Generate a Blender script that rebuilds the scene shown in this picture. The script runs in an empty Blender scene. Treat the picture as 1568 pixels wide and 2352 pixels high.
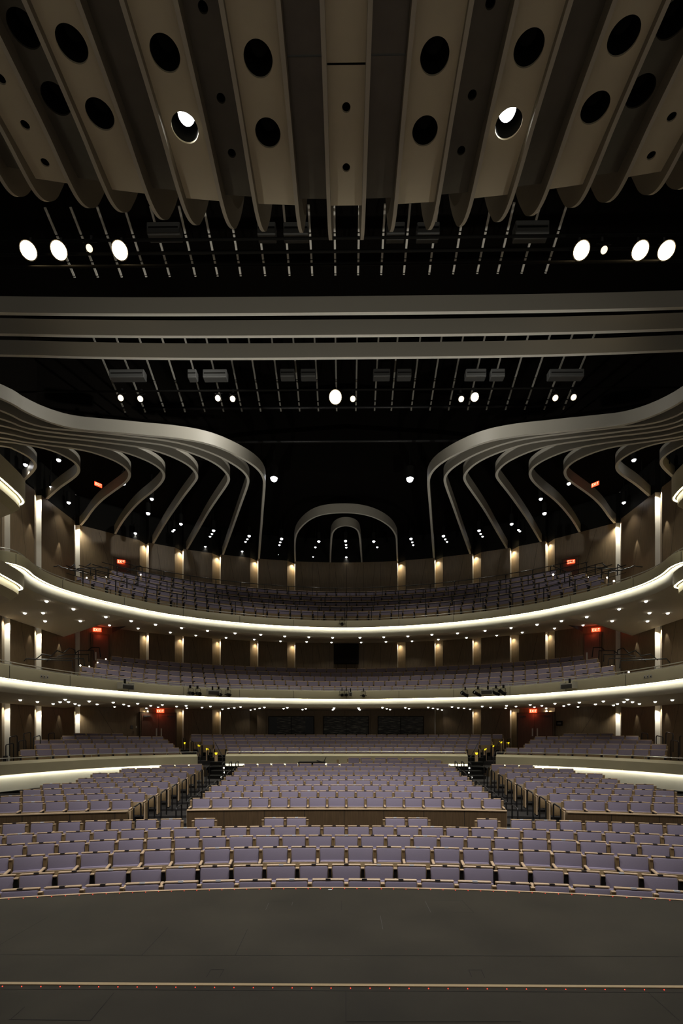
import bpy, bmesh, math, random
from mathutils import Vector, Matrix
from mathutils.bvhtree import BVHTree
random.seed(7)
S = bpy.context.scene
COL = S.collection
PI = math.pi
F = 1111.0            # focal length in pixels of the 1568x2352 frame
YAW = 11 / F
HZ = 1680.0           # horizon row
ZC = 3.25             # camera height above the orchestra floor by the front row
# All heights below are relative to the camera; everything is lifted by ZC at the end.

def ray(px, py):
    cx = (px - 784) / F; k = (HZ - py) / F
    c, s = math.cos(YAW), math.sin(YAW)
    return Vector((cx * c - s, cx * s + c, k))
def at_z(px, py, z):
    r = ray(px, py); return r * (z / r.z)
def at_y(px, py, y):
    r = ray(px, py); return r * (y / r.y)
def px_of(x, y):
    c, s = math.cos(YAW), math.sin(YAW)
    cx = x * c + y * s; d = -x * s + y * c
    return 784 + F * cx / d

# ------------------------------------------------------------------ materials
MATS = {}
def mat(name, col, rough=.6, metal=0., emit=None, strength=0., noise=None, spec=.5, bump=None):
    m = bpy.data.materials.new(name); m.use_nodes = True
    nt = m.node_tree; b = nt.nodes['Principled BSDF']
    b.inputs['Base Color'].default_value = (*col, 1)
    b.inputs['Roughness'].default_value = rough
    b.inputs['Metallic'].default_value = metal
    b.inputs['Specular IOR Level'].default_value = spec
    if emit:
        b.inputs['Emission Color'].default_value = (*emit, 1)
        b.inputs['Emission Strength'].default_value = strength
    if noise:
        sc, amt, stretch = noise
        tc = nt.nodes.new('ShaderNodeTexCoord'); mp = nt.nodes.new('ShaderNodeMapping')
        mp.inputs['Scale'].default_value = stretch
        n = nt.nodes.new('ShaderNodeTexNoise'); n.inputs['Scale'].default_value = sc
        n.inputs['Detail'].default_value = 5
        r = nt.nodes.new('ShaderNodeValToRGB')
        r.color_ramp.elements[0].position = .3; r.color_ramp.elements[1].position = .7
        r.color_ramp.elements[0].color = (*[c * (1 - amt) for c in col], 1)
        r.color_ramp.elements[1].color = (*[min(1, c * (1 + amt)) for c in col], 1)
        nt.links.new(tc.outputs['Object'], mp.inputs['Vector'])
        nt.links.new(mp.outputs['Vector'], n.inputs['Vector'])
        nt.links.new(n.outputs['Fac'], r.inputs['Fac'])
        nt.links.new(r.outputs['Color'], b.inputs['Base Color'])
        if bump:
            bp = nt.nodes.new('ShaderNodeBump'); bp.inputs['Strength'].default_value = bump
            bp.inputs['Distance'].default_value = .01
            nt.links.new(n.outputs['Fac'], bp.inputs['Height'])
            nt.links.new(bp.outputs['Normal'], b.inputs['Normal'])
    MATS[name] = m
    return m
FABRIC = mat('seat_fabric', (.262, .226, .292), .85, noise=(220, .10, (1, 1, 1)), bump=.15, spec=.2)
FABRIC2 = mat('seat_fabric_shadow', (.17, .145, .20), .85, noise=(220, .1, (1, 1, 1)), spec=.2)
CAPW = mat('pale_beech', (.62, .45, .28), .4, noise=(14, .12, (1, 12, 12)))
OAK = mat('oak_veneer', (.30, .205, .10), .45, noise=(10, .16, (14, 14, 1)))
WALNUT = mat('walnut_panel', (.115, .072, .036), .42, noise=(6, .22, (9, 9, .5)))
WALLWOOD = mat('wall_veneer', (.20, .142, .078), .45, noise=(5, .2, (8, 8, .35)))
DOORW = mat('door_veneer', (.16, .075, .045), .4, noise=(5, .15, (10, 10, .5)))
WASH = mat('wash_plaster', (.56, .54, .44), .55, noise=(1.1, .05, (1, 1, 1)))
CREAM = mat('cream_plaster', (.50, .455, .295), .55, noise=(1.1, .05, (1, 1, 1)))
RETURN = mat('pale_reveal', (.8, .77, .68), .5)
SOFFIT = mat('soffit_paint', (.60, .53, .41), .8)
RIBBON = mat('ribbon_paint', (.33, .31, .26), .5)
RIBUPLIT = mat('ribbon_edge_uplit', (.88, .86, .78), .5)  # paler than the faces: light from below painted into the undersides
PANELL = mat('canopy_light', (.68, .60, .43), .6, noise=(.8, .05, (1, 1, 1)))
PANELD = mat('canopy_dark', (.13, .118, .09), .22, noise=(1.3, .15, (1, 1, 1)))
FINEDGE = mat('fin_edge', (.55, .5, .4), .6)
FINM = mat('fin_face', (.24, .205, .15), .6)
BLACK = mat('matte_black', (.008, .0075, .006), .85, spec=.2)
BLACKC = mat('black_ceiling', (.006, .005, .004), .95, spec=.05)
STEEL = mat('black_steel', (.015, .015, .016), .32, metal=.2)
SLATM = mat('slat_paint', (.85, .82, .74), .5)
SLATD = mat('slat_dim_paint', (.26, .25, .22), .5)
RAILM = mat('dark_rail', (.10, .095, .085), .25, metal=.9)
PALEM = mat('pale_metal', (.55, .54, .5), .35, metal=.7)
GREY = mat('grey_metal', (.10, .10, .095), .5, metal=.3)
CARPET = mat('dark_carpet', (.025, .022, .02), .95, noise=(40, .5, (1, 1, 1)))
STEPC = mat('step_carpet', (.075, .07, .072), .9, noise=(9, .7, (1, 9, 1)))
STAGE = mat('stage_paint', (.033, .0285, .019), .55, noise=(1.2, .22, (1, 1, 1)), spec=.2)
SEAM = mat('seam_dark', (.008, .007, .006), .9)
BRASS = mat('stage_trim_wood', (.45, .34, .19), .4)
PLATED = mat('plate_dark', (.06, .055, .06), .4, metal=.5)
PLATEW = mat('plate_white', (.85, .87, .9), .2)
GLASSB = mat('black_glass', (.006, .006, .006), .08)
LEDM = mat('led_white', (1, 1, 1), .5, emit=(1, .97, .84), strength=26)
DOTM = mat('downlight_glow', (1, 1, 1), .5, emit=(1, .96, .86), strength=7)
DOTH = mat('house_light_glow', (1, 1, 1), .5, emit=(.95, .97, 1), strength=9)
WARM = mat('tungsten_glow', (1, 1, 1), .5, emit=(1, .74, .40), strength=9)
WARMD = mat('tungsten_dim', (1, 1, 1), .5, emit=(1, .80, .52), strength=1.6)
WHITEL = mat('white_lamp_glow', (1, 1, 1), .5, emit=(.95, .98, 1), strength=60)
REDE = mat('exit_red', (.4, .02, .01), .5, emit=(1, .07, .02), strength=2.2)
REDL = mat('exit_letter', (1, .6, .5), .5, emit=(1, .42, .26), strength=3.)
REDD = mat('red_led', (1, .1, .05), .5, emit=(1, .06, .03), strength=1.6)
YEL = mat('aisle_amber', (1, .9, .1), .5, emit=(1, .78, .02), strength=1.4)
def art_mat():
    m = mat('streaked_artwork', (.01, .01, .012), .3)
    nt = m.node_tree; b = nt.nodes['Principled BSDF']
    tc = nt.nodes.new('ShaderNodeTexCoord'); mp = nt.nodes.new('ShaderNodeMapping')
    mp.inputs['Scale'].default_value = (1.3, 1, 17); mp.inputs['Rotation'].default_value = (0, .03, 0)
    n = nt.nodes.new('ShaderNodeTexNoise'); n.inputs['Scale'].default_value = 1.6; n.inputs['Detail'].default_value = 4
    r = nt.nodes.new('ShaderNodeValToRGB')
    e = r.color_ramp.elements
    e[0].position = .50; e[0].color = (.008, .009, .010, 1)
    e[1].position = .66; e[1].color = (.26, .25, .20, 1)
    nt.links.new(tc.outputs['Object'], mp.inputs['Vector']); nt.links.new(mp.outputs['Vector'], n.inputs['Vector'])
    nt.links.new(n.outputs['Fac'], r.inputs['Fac']); nt.links.new(r.outputs['Color'], b.inputs['Base Color'])
    return m
ARTM = art_mat()

# ------------------------------------------------------------------ mesh builder
class MB:
    def __init__(s): s.v = []; s.f = []; s.m = []; s.mats = []; s.sm = []
    def mi(s, m):
        if m not in s.mats: s.mats.append(m)
        return s.mats.index(m)
    def face(s, idx, m, smooth=False):
        s.f.append(idx); s.m.append(s.mi(m)); s.sm.append(smooth)
    def quad(s, a, b, c, d, m, smooth=False):
        n = len(s.v); s.v += [tuple(a), tuple(b), tuple(c), tuple(d)]; s.face((n, n+1, n+2, n+3), m, smooth)
    def box(s, x0, x1, y0, y1, z0, z1, m, M=None):
        n = len(s.v)
        P = [(x, y, z) for z in (z0, z1) for x, y in ((x0, y0), (x1, y0), (x1, y1), (x0, y1))]
        if M is not None: P = [tuple(M @ Vector(p)) for p in P]
        s.v += P
        for q in ((0, 3, 2, 1), (4, 5, 6, 7), (0, 1, 5, 4), (1, 2, 6, 5), (2, 3, 7, 6), (3, 0, 4, 7)):
            s.face(tuple(n + i for i in q), m)
    def rbox(s, x0, x1, y0, y1, z0, z1, m, r=.02, M=None, seg=2):
        """box with rounded edges, built as a bevelled bmesh"""
        bm = bmesh.new(); bmesh.ops.create_cube(bm, size=1)
        for v in bm.verts:
            v.co = Vector(((x0+x1)/2 + v.co.x*(x1-x0), (y0+y1)/2 + v.co.y*(y1-y0), (z0+z1)/2 + v.co.z*(z1-z0)))
        bmesh.ops.bevel(bm, geom=bm.edges[:] , offset=r, segments=seg, affect='EDGES', profile=.5)
        n = len(s.v)
        for i, v in enumerate(bm.verts): v.index = i
        s.v += [tuple(M @ v.co) if M is not None else tuple(v.co) for v in bm.verts]
        for f in bm.faces: s.face(tuple(n + v.index for v in f.verts), m, True)
        bm.free()
    def tube(s, pts, r, m, seg=8, closed=False):
        pts = [Vector(p) for p in pts]; n0 = len(s.v); N = len(pts)
        prev = None
        for i, p in enumerate(pts):
            t = (pts[min(i+1, N-1)] - pts[max(i-1, 0)]).normalized()
            if prev is None:
                a = t.orthogonal().normalized()
            else:
                a = (prev - t * prev.dot(t))
                a = a.normalized() if a.length > 1e-6 else t.orthogonal().normalized()
            prev = a; b = t.cross(a)
            for k in range(seg):
                th = 2*PI*k/seg; s.v.append(tuple(p + a*(r*math.cos(th)) + b*(r*math.sin(th))))
        for i in range(N-1):
            for k in range(seg):
                k2 = (k+1) % seg
                s.face((n0+i*seg+k, n0+i*seg+k2, n0+(i+1)*seg+k2, n0+(i+1)*seg+k), m, True)
        s.face(tuple(n0+k for k in range(seg))[::-1], m); s.face(tuple(n0+(N-1)*seg+k for k in range(seg)), m)
    def lathe(s, prof, m, M=None, seg=20, cap0=True, cap1=True, smooth=True):
        """prof: (radius, z) list about the z axis"""
        n0 = len(s.v)
        for r, z in prof:
            for k in range(seg):
                th = 2*PI*k/seg; p = Vector((r*math.cos(th), r*math.sin(th), z))
                s.v.append(tuple(M @ p) if M is not None else tuple(p))
        for i in range(len(prof)-1):
            for k in range(seg):
                k2 = (k+1) % seg
                s.face((n0+i*seg+k, n0+i*seg+k2, n0+(i+1)*seg+k2, n0+(i+1)*seg+k), m, smooth)
        if cap0: s.face(tuple(n0+k for k in range(seg))[::-1], m)
        if cap1: s.face(tuple(n0+(len(prof)-1)*seg+k for k in range(seg)), m)
    def sweep(s, rings, m, smooth=True, closed=False, caps=False):
        """rings: list of equal-length point lists; m: one material or one per profile edge"""
        n0 = len(s.v); K = len(rings[0])
        for R in rings: s.v += [tuple(p) for p in R]
        E = K if closed else K-1
        for i in range(len(rings)-1):
            for k in range(E):
                k2 = (k+1) % K
                mm = m[k] if isinstance(m, (list, tuple)) else m
                s.face((n0+i*K+k, n0+i*K+k2, n0+(i+1)*K+k2, n0+(i+1)*K+k), mm, smooth)
        if caps:
            mm = m[0] if isinstance(m, (list, tuple)) else m
            s.face(tuple(n0+k for k in range(K)), mm); s.face(tuple(n0+(len(rings)-1)*K+k for k in range(K))[::-1], mm)
    def build(s, name, parent=None, loc=None, sharp=35):
        me = bpy.data.meshes.new(name); me.from_pydata(s.v, [], s.f)
        for m in s.mats: me.materials.append(m)
        for p, i, sm in zip(me.polygons, s.m, s.sm): p.material_index = i; p.use_smooth = sm
        me.update()
        bm = bmesh.new(); bm.from_mesh(me); bmesh.ops.recalc_face_normals(bm, faces=bm.faces)
        if any(s.sm):
            for e in bm.edges:
                if len(e.link_faces) == 2 and e.calc_face_angle(0) > math.radians(sharp): e.smooth = False
        bm.to_mesh(me); bm.free()
        o = bpy.data.objects.new(name, me); COL.objects.link(o)
        if parent: o.parent = parent
        if loc: o.location = loc
        return o

def tag(o, label, cat, group=None, kind=None):
    o['label'] = label; o['category'] = cat
    if group: o['group'] = group
    if kind: o['kind'] = kind
    return o
def struct(o, label=None):
    o['kind'] = 'structure'
    if label: o['label'] = label
    return o
def empty(name, loc=(0, 0, 0), rz=0):
    o = bpy.data.objects.new(name, None); o.empty_display_size = .2; COL.objects.link(o)
    o.location = loc; o.rotation_euler = (0, 0, rz); return o
def copy_tree(o, parent=None):
    c = o.copy(); COL.objects.link(c); c.parent = parent
    for ch in [x for x in CH.get(o.name, [])]:
        copy_tree(ch, c)
    return c
CH = {}
def reg(root):
    """remember children so that copying is quick"""
    for o in root.children: CH.setdefault(root.name, []).append(o); reg(o)
def spot(name, loc, target, power, col=(1, .95, .85), size=60, blend=.6, r=.08, parent=None):
    L = bpy.data.lights.new(name, 'SPOT'); L.energy = power; L.color = col
    L.spot_size = math.radians(size); L.spot_blend = blend; L.shadow_soft_size = r
    o = bpy.data.objects.new(name, L); COL.objects.link(o)
    d = Vector(target) - Vector(loc); o.rotation_euler = d.to_track_quat('-Z', 'Y').to_euler()
    o.location = loc
    if parent: o.parent = parent
    return o

# ------------------------------------------------------------------ plan curves
def catmull(P, n=8):
    P = [Vector(p) for p in P]; out = []
    Q = [P[0]*2 - P[1]] + P + [P[-1]*2 - P[-2]]
    for i in range(1, len(Q)-2):
        a, b, c, d = Q[i-1:i+3]
        for k in range(n):
            t = k/n
            out.append(.5*((2*b) + (c-a)*t + (2*a-5*b+4*c-d)*t*t + (3*b-a-3*c+d)*t**3))
    out.append(P[-1]); return out
def relax(P, it=3):
    P = [p.copy() for p in P]
    for _ in range(it):
        P = [P[0]] + [(P[i-1] + P[i]*2 + P[i+1])/4 for i in range(1, len(P)-1)] + [P[-1]]
    return P
class Curve2:
    """plan curve running from the left (-x) to the right (+x)"""
    def __init__(s, pts):
        s.p = [Vector(q) for q in pts]; s.acc = [0]
        for a, b in zip(s.p, s.p[1:]): s.acc.append(s.acc[-1] + (b-a).length)
        s.L = s.acc[-1]
        s.mid = next(s.acc[i] + (s.acc[i+1]-s.acc[i]) * (-s.p[i].x/(s.p[i+1].x-s.p[i].x)) for i in range(len(s.p)-1) if s.p[i].x <= 0 < s.p[i+1].x)
    def nrm(s, i):
        a = s.p[max(i-1, 0)]; b = s.p[min(i+1, len(s.p)-1)]; t = (b-a).normalized()
        return Vector((-t.y, t.x))         # outward, away from the stage
    def offset(s, u):
        return Curve2([p + s.nrm(i)*u for i, p in enumerate(s.p)])
    def at(s, d):
        d = max(0, min(s.L, d)); lo = 0
        import bisect
        i = min(max(bisect.bisect_right(s.acc, d)-1, 0), len(s.p)-2)
        t = (d - s.acc[i])/max(1e-9, s.acc[i+1]-s.acc[i])
        tan = (s.p[i+1]-s.p[i]).normalized()
        return s.p[i].lerp(s.p[i+1], t), tan
    def near_px(s, px):
        best = min(range(len(s.p)), key=lambda i: abs(px_of(s.p[i].x, s.p[i].y)-px) if s.p[i].y > 1 else 1e9)
        return s.p[best], s.nrm(best), s.acc[best]
def mirror_curve(half, n=6, rl=3):
    """half: (|x|, y) from the middle outwards"""
    full = [(-x, y) for x, y in reversed(half)] + [(x, y) for x, y in half[1:]]
    return Curve2(relax(catmull([Vector(p) for p in full], n), rl))
def arc(d, R, xmax, n=40):
    th = math.asin(min(1, xmax/R))
    return Curve2([Vector((R*math.sin(a), d-R+R*math.cos(a))) for a in [-th + 2*th*i/n for i in range(n+1)]])

# ------------------------------------------------------------------ room shell
XW = 14.2
def arcwall(x): return 10.5 + math.sqrt(21**2 - x*x)
# stations where the wood panels step forward, listed from the stage end of the left wall to the middle of the back wall
side_st = [(-XW, 8.0), (-XW, 12.0), (-XW, 16.0), (-XW, 18.1), (-XW, 20.3), (-XW, 22.4), (-XW, 25.65)]
back_st = [(-x, arcwall(x)) for x in (11.5, 9.8, 7.8, 5.6, 3.3)]
def saw(st, rec=.24, facet=.5):
    """panel line: each bay runs to a shallow recess, then a reveal steps forward"""
    out = []                       # (point, kind of the face that follows it)
    for i in range(len(st)-1):
        a = Vector(st[i]); b = Vector(st[i+1]); t = (b-a).normalized(); n = Vector((-t.y, t.x))
        if n.dot(Vector((0, 12)) - a) > 0: n = -n   # outwards
        q = b - t*facet
        r_ = rec if b.y < 26 else .42
        if b.y > 26: q = b - t*.52
        out += [(a, 'panel'), (q, 'panel'), (b + n*r_, 'reveal')]
    out.append((Vector(st[-1]), 'panel'))
    return out
Z0, ZT, ZB = -4.2, 12.6, 11.0
def wall_mesh(pl, name, lab):
    mb = MB()
    for (a, k), (b, _) in zip(pl, pl[1:]):
        m = RETURN if k == 'reveal' else WALLWOOD
        for z0, z1, mm in ((Z0, ZB, m), (ZB, ZT, BLACK)):  # black above the slot lamps: shade of the unlit veneer painted in
            mb.quad((a.x, a.y, z0), (b.x, b.y, z0), (b.x, b.y, z1), (a.x, a.y, z1), mm)
    # joint lines of the veneer: one leaning joint and one upright joint in each bay
    for (a, k), (b, _) in zip(pl, pl[1:]):
        L = (b-a).length
        if k != 'panel' or L < 1.0: continue
        t = (b-a).normalized(); n = Vector((-t.y, t.x))
        if n.dot(Vector((0, 12)) - a) < 0: n = -n
        sgn = 1 if a.x + b.x < 0 else -1
        def strip(u0, z0, u1, z1, w=.012):
            p = a.lerp(b, u0) + n*.006; q = a.lerp(b, u1) + n*.006
            mb.quad((p.x, p.y, z0), (p.x + t.x*w, p.y + t.y*w, z0), (q.x + t.x*w, q.y + t.y*w, z1), (q.x, q.y, z1), SEAM)
        for lo, hi in ((-1.2, 1.2), (2.4, 5.6), (6.6, 10.9)):
            u0, u1 = (.75, .3) if sgn > 0 else (.25, .7)
            strip(u0, lo, u1, hi)
            strip(.99 if sgn > 0 else .01, lo, .99 if sgn > 0 else .01, hi)
    o = mb.build(name); struct(o, lab); return o
lw = saw(side_st + [(-11.5, arcwall(11.5))])
NS = 3*(len(side_st)-1); lw_side = lw[:NS+1]; lw_back = lw[NS:]
wall_mesh(lw_side, 'wall_left', 'stepped brown wood veneer side wall with upright light slots, on the left')
mir = lambda pl: [(Vector((-p.x, p.y)), None) for p, k in pl][::-1]
def mirror_pl(pl):
    pts = [Vector((-p.x, p.y)) for p, k in pl][::-1]; kinds = [k for p, k in pl][:-1][::-1]
    return list(zip(pts, kinds + ['panel']))
wall_mesh(mirror_pl(lw_side), 'wall_right', 'stepped brown wood veneer side wall with upright light slots, on the right')
bk = saw(back_st)
cent = [(Vector((x, arcwall(x))), 'panel') for x in (-3.3, -2.2, -1.1, 0, 1.1, 2.2)]
left_bk = lw_back[:-1] + bk[:-1]
full = left_bk + cent + mirror_pl(left_bk + [(Vector((-3.3, arcwall(3.3))), 'panel')])
wall_mesh(full, 'wall_back', 'curved brown wood veneer back wall stepping forward in bays')
WALLPATH = [p for p, k in [(Vector(s_), 0) for s_ in side_st + back_st]] + [Vector((x, arcwall(x))) for x in (-2.2, -1.1, 0, 1.1, 2.2)]
WALLPATH += [Vector((-p[0], p[1])) for p in reversed(side_st + back_st)]
WALLPATH = [Vector((-XW, 8))] + WALLPATH + [Vector((XW, 8))]
def wall_hit(p, c=Vector((0, 12))):
    """where the ray from c through p meets the wall in plan"""
    d = (p - c).normalized(); best = None
    for a, b in zip(WALLPATH, WALLPATH[1:]):
        e = b - a; den = d.x*e.y - d.y*e.x
        if abs(den) < 1e-9: continue
        w = a - c; t = (w.x*e.y - w.y*e.x)/den; u = (w.x*d.y - w.y*d.x)/den
        if t > 0 and -1e-6 <= u <= 1+1e-6 and (best is None or t < best): best = t
    return c + d*(best if best else 14)

# black ceiling
mb = MB()
mb.box(-16, 16, 10.2, 33, 17.0, 17.2, BLACKC)                         # high black lid
low = [w for w in WALLPATH if w.y > 15.9]
n0 = len(mb.v)
pl = [Vector((-7.5, 21.5))] + []
# lower black ceiling behind the ribbons
inner = [Vector((-15.2, 15)), Vector((-13, 20.2)), Vector((-8, 22)), Vector((-4, 23)), Vector((0, 23.6)), Vector((4, 23)), Vector((8, 22)), Vector((13, 20.2)), Vector((15.2, 15))]
outer = [(lambda w: w + (w - Vector((0, 12))).normalized()*1.6)(wall_hit(p, Vector((0, 12)))) for p in inner]
mb.sweep([[ (a.x, a.y, 12.55), (b.x, b.y, 12.55)] for a, b in zip(inner, outer)], BLACKC, False)
mb.sweep([[ (a.x, a.y, 12.55), (a.x, a.y, 17.0)] for a in inner], BLACKC, False)
mb.box(-16, -15.5, 8, 20, 10, 17, BLACKC); mb.box(15.5, 16, 8, 20, 10, 17, BLACKC)
struct(mb.build('ceiling'), 'black painted ceiling over the seats')

# ------------------------------------------------------------------ stage
mb = MB()
edge = arc(6.2, 19.3, 11.5, 60)
R = []
for p in edge.p:
    R.append([(p.x, -1.0, -2.0), (p.x, p.y, -2.0), (p.x, p.y, -2.08), (p.x, p.y, -3.2), (p.x, -1.0, -3.2)])
mb.sweep(R, [STAGE, CAPW, BLACK, BLACK], False)
struct(mb.build('floor'), 'dark painted wooden stage floor with a curved front edge')
t = empty('stage_edge_trim', (0, 0, 0)); tag(t, 'narrow pale wood nosing with tiny red lights along the curved front edge of the stage', 'trim')
mb = MB()
mb.sweep([[(p.x, p.y-.035, -2.0), (p.x, p.y-.035, -1.992), (p.x, p.y, -1.992), (p.x, p.y+.012, -2.0), (p.x, p.y+.012, -2.05)] for p in edge.p], CAPW, False)
mb.build('nosing', t)
def red_dots(pts, parent, r=.006):
    m = MB(); m.lathe([(r, 0), (r*.9, .004), (r*.4, .006)], REDD, seg=8); first = m.build('red_light', parent, pts[0])
    for p in pts[1:]:
        c = first.copy(); COL.objects.link(c); c.parent = parent; c.location = p
pts = []
d = edge.mid - 5.6
while d < edge.mid + 5.6:
    p, tt = edge.at(d); pts.append((p.x, p.y-.05, -2.0)); d += .155
red_dots(pts, t, .0042)
t = empty('footlight_strip'); tag(t, 'straight tan wood strip with evenly spaced red lights across the stage floor', 'trim')
mb = MB(); mb.box(-8, 8, 3.79, 3.825, -2.0, -1.994, BRASS); mb.build('wood_strip', t)
red_dots([(-3.3 + i*.1515, 3.765, -2.0) for i in range(44)], t, .0042)
mb = MB()
def seamline(p, q, w=.006, m=SEAM):
    p = Vector((*p, 0)); q = Vector((*q, 0)); tt = (q-p).normalized(); n = Vector((-tt.y, tt.x, 0))*w/2
    z = -1.9985
    P = [p-n, q-n, q+n, p+n]; mb.quad(*[(a.x, a.y, z) for a in P], m)
def sl(a, b, w=.005, m=SEAM):
    p = at_z(*a, -2.0); q = at_z(*b, -2.0); seamline((p.x, p.y), (q.x, q.y), w, m)
for a, b in [((0, 2272), (784, 2276)), ((784, 2276), (1568, 2280)), ((794, 2277), (794, 2347)), ((794, 2347), (1196, 2347)),
             ((25, 2341), (57, 2313)), ((20, 2342), (208, 2344)), ((208, 2344), (262, 2280)), ((1487, 2279), (1560, 2345)),
             ((474, 2245), (484, 2227)), ((484, 2227), (514, 2227)), ((514, 2227), (504, 2245)),
             ((1076, 2228), (1105, 2228)), ((1105, 2228), (1113, 2246)), ((1076, 2228), (1083, 2244)),
             ((0, 2193), (1568, 2197)), ((0, 2170), (110, 2106)), ((325, 2195), (386, 2130)), ((540, 2195), (568, 2135)),
             ((990, 2068), (1060, 2068)), ((1060, 2068), (1088, 2096)), ((1040, 2096), (1088, 2096)),
             ((620, 2070), (672, 2070)), ((784, 2070), (784, 2090))]:
    sl(a, b, .004)
for a, b in [((610, 2090), (617, 2074)), ((670, 2080), (672, 2072)), ((976, 2070), (989, 2096)), ((873, 2103), (879, 2135)), ((788, 2203.5), (803, 2203.5))]:
    sl(a, b, .004, GREY)
o = mb.build('trap_seams'); tag(o, 'thin joints and trapdoor outlines in the dark stage floor', 'floor seam', kind='stuff')
mb = MB(); mb.box(-.025, .025, -.012, .012, 0, .003, PLATEW)
tag(mb.build('spike_tape', None, at_z(758, 2043.5, -1.999)), 'short white tape mark at the middle of the stage front edge', 'tape')

# ------------------------------------------------------------------ theatre seat
TILT = Matrix.Rotation(math.radians(-9), 4, 'X')
def seat_parts(root, w=.49, standard=OAK, plate=PLATED, fab=FABRIC, right=True, left=False, endp=0):
    """a folded auditorium seat facing -y; origin on the floor under the back"""
    T = Matrix.Translation((0, 0, .38)) @ TILT
    mb = MB(); mb.rbox(-w/2, w/2, -.075, -.005, .0, .455, fab, .03, T, 2); mb.build('backrest', root)
    mb = MB(); mb.rbox(-w/2-.003, w/2+.003, .0, .028, -.06, .485, OAK, .008, T, 1)
    mb.rbox(-w/2-.003, w/2+.003, -.062, .028, .458, .484, CAPW, .008, T, 1); sh = mb.build('back_shell', root)
    mb = MB(); mb.box(-.038, .038, -.064, -.02, .4835, .4875, plate, T); mb.box(-.038, .038, -.066, -.0625, .466, .4875, plate, T); mb.build('number_plate', sh)
    T2 = Matrix.Translation((0, -.11, .215)) @ Matrix.Rotation(math.radians(-6), 4, 'X')
    mb = MB(); mb.rbox(-w/2+.01, w/2-.01, -.045, .05, .03, .41, fab, .03, T2, 2); mb.build('seat', root)
    mb = MB(); mb.rbox(-w/2+.012, w/2-.012, -.068, -.046, .0, .375, OAK, .006, T2, 1)
    mb.box(-w/2+.012, w/2-.012, -.069, -.045, .375, .385, CAPW, T2); mb.build('seat_pan', root)
    for s in ((1,) if right else ()) + ((-1,) if left else ()):
        x = s*.277
        mb = MB(); Ta = Matrix.Translation((x, -.19, .632)) @ Matrix.Rotation(math.radians(4), 4, 'X')
        mb.rbox(-.025, .025, -.11, .13, -.016, .016, CAPW, .008, Ta, 1); mb.build('armrest', root)
        mb = MB(); mb.box(x-.014, x+.014, -.27, -.05, .30, .615, STEEL); mb.box(x-.014, x+.014, -.20, -.10, .02, .30, STEEL)
        mb.box(x-.02, x+.02, -.27, -.03, 0, .02, STEEL); mb.build('support_leg', root)
        mb = MB(); mb.box(x-.028, x+.028, -.03, .02, .02, .80, standard, ); mb.box(x-.029, x+.029, -.04, .024, .80, .815, CAPW); mb.build('divider', root)
    if endp:
        x = endp*.31
        mb = MB(); mb.rbox(x-.018, x+.018, -.36, .02, .03, .60, OAK, .01, None, 1); mb.rbox(x-.02, x+.02, -.37, -.335, .03, .60, CAPW, .006, None, 1); mb.build('end_panel', root)
    reg(root)
SEATS = []      # dict(x,y,z,rz,row,block,plate,end)
def add_row(cv, ztop, pitch, phase, lo, hi, block, row, std='oak', zfun=None, skip=None, pxlim=None):
    """seats along a plan curve; lo/hi are signed arc lengths from its middle"""
    n0 = math.ceil((lo - phase)/pitch - 1e-6); n1 = math.floor((hi - phase)/pitch + 1e-6)
    L = []
    for i in range(n0, n1):
        s = phase + (i+.5)*pitch
        p, tg = cv.at(cv.mid + s)
        if pxlim and not (pxlim[0] <= px_of(p.x, p.y) <= pxlim[1]): continue
        if skip and skip(p, px_of(p.x, p.y)): continue
        z = (zfun(p) if zfun else ztop) - .865
        L.append(dict(x=p.x, y=p.y, z=z, rz=math.atan2(tg.y, tg.x), row=row, block=block, std=std, w=pitch, end=0))
    return L
def commit(L, ends=()):
    L.sort(key=lambda s: s['x'])
    if L and 'l' in ends: L[0]['end'] = -1
    if L and 'r' in ends: L[-1]['end'] = 1
    if L: L[0]['first'] = True
    SEATS.extend(L)
NUM = ['zero', 'first', 'second', 'third', 'fourth', 'fifth', 'sixth', 'seventh', 'eighth', 'ninth', 'tenth', 'eleventh', 'twelfth', 'thirteenth', 'fourteenth', 'fifteenth',
       'sixteenth', 'seventeenth', 'eighteenth', 'nineteenth', 'twentieth', 'twenty-first', 'twenty-second', 'twenty-third', 'twenty-fourth', 'twenty-fifth', 'twenty-sixth', 'twenty-seventh',
       'twenty-eighth', 'twenty-ninth', 'thirtieth', 'thirty-first', 'thirty-second']
# front section: five full rows and a broken sixth one
front = [(7.4, -2.265, 22, .556, 0, 'oak'), (8.3, -2.285, 22, .559, .28, 'black'), (9.25, -2.20, 22.5, .543, 0, 'oak'),
         (10.15, -2.175, 24, .548, .274, 'oak'), (11.05, -2.155, 26, .557, 0, 'oak')]
for i, (d, z, R_, pitch, ph, std) in enumerate(front):
    cv = arc(d, R_, 10, 80)
    commit(add_row(cv, z, pitch, ph, -10, 10, 'front', i+1, std, pxlim=(-28, 1596)))
cv = arc(12.0, 36, 10, 80)
L = []
for c in (32, 96, 159, 219.5, 278.5, 335.5, 392, 469.5, 629, 680.5, 907, 959.5, 1119, 1197.5, 1253.5, 1311, 1371, 1431.5, 1495, 1560):
    p, n, a = cv.near_px(c); best = min((cv.acc[-1]*k/4000 for k in range(4001)), key=lambda s: abs(px_of(*cv.at(s)[0]) - c))
    p, tg = cv.at(best)
    L.append(dict(x=p.x, y=p.y, z=-2.13-.865, rz=math.atan2(tg.y, tg.x), row=6, block='front', std='oak', w=.55, end=0, solo=c in (469.5, 629, 907, 1119)))
commit(L)
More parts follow.
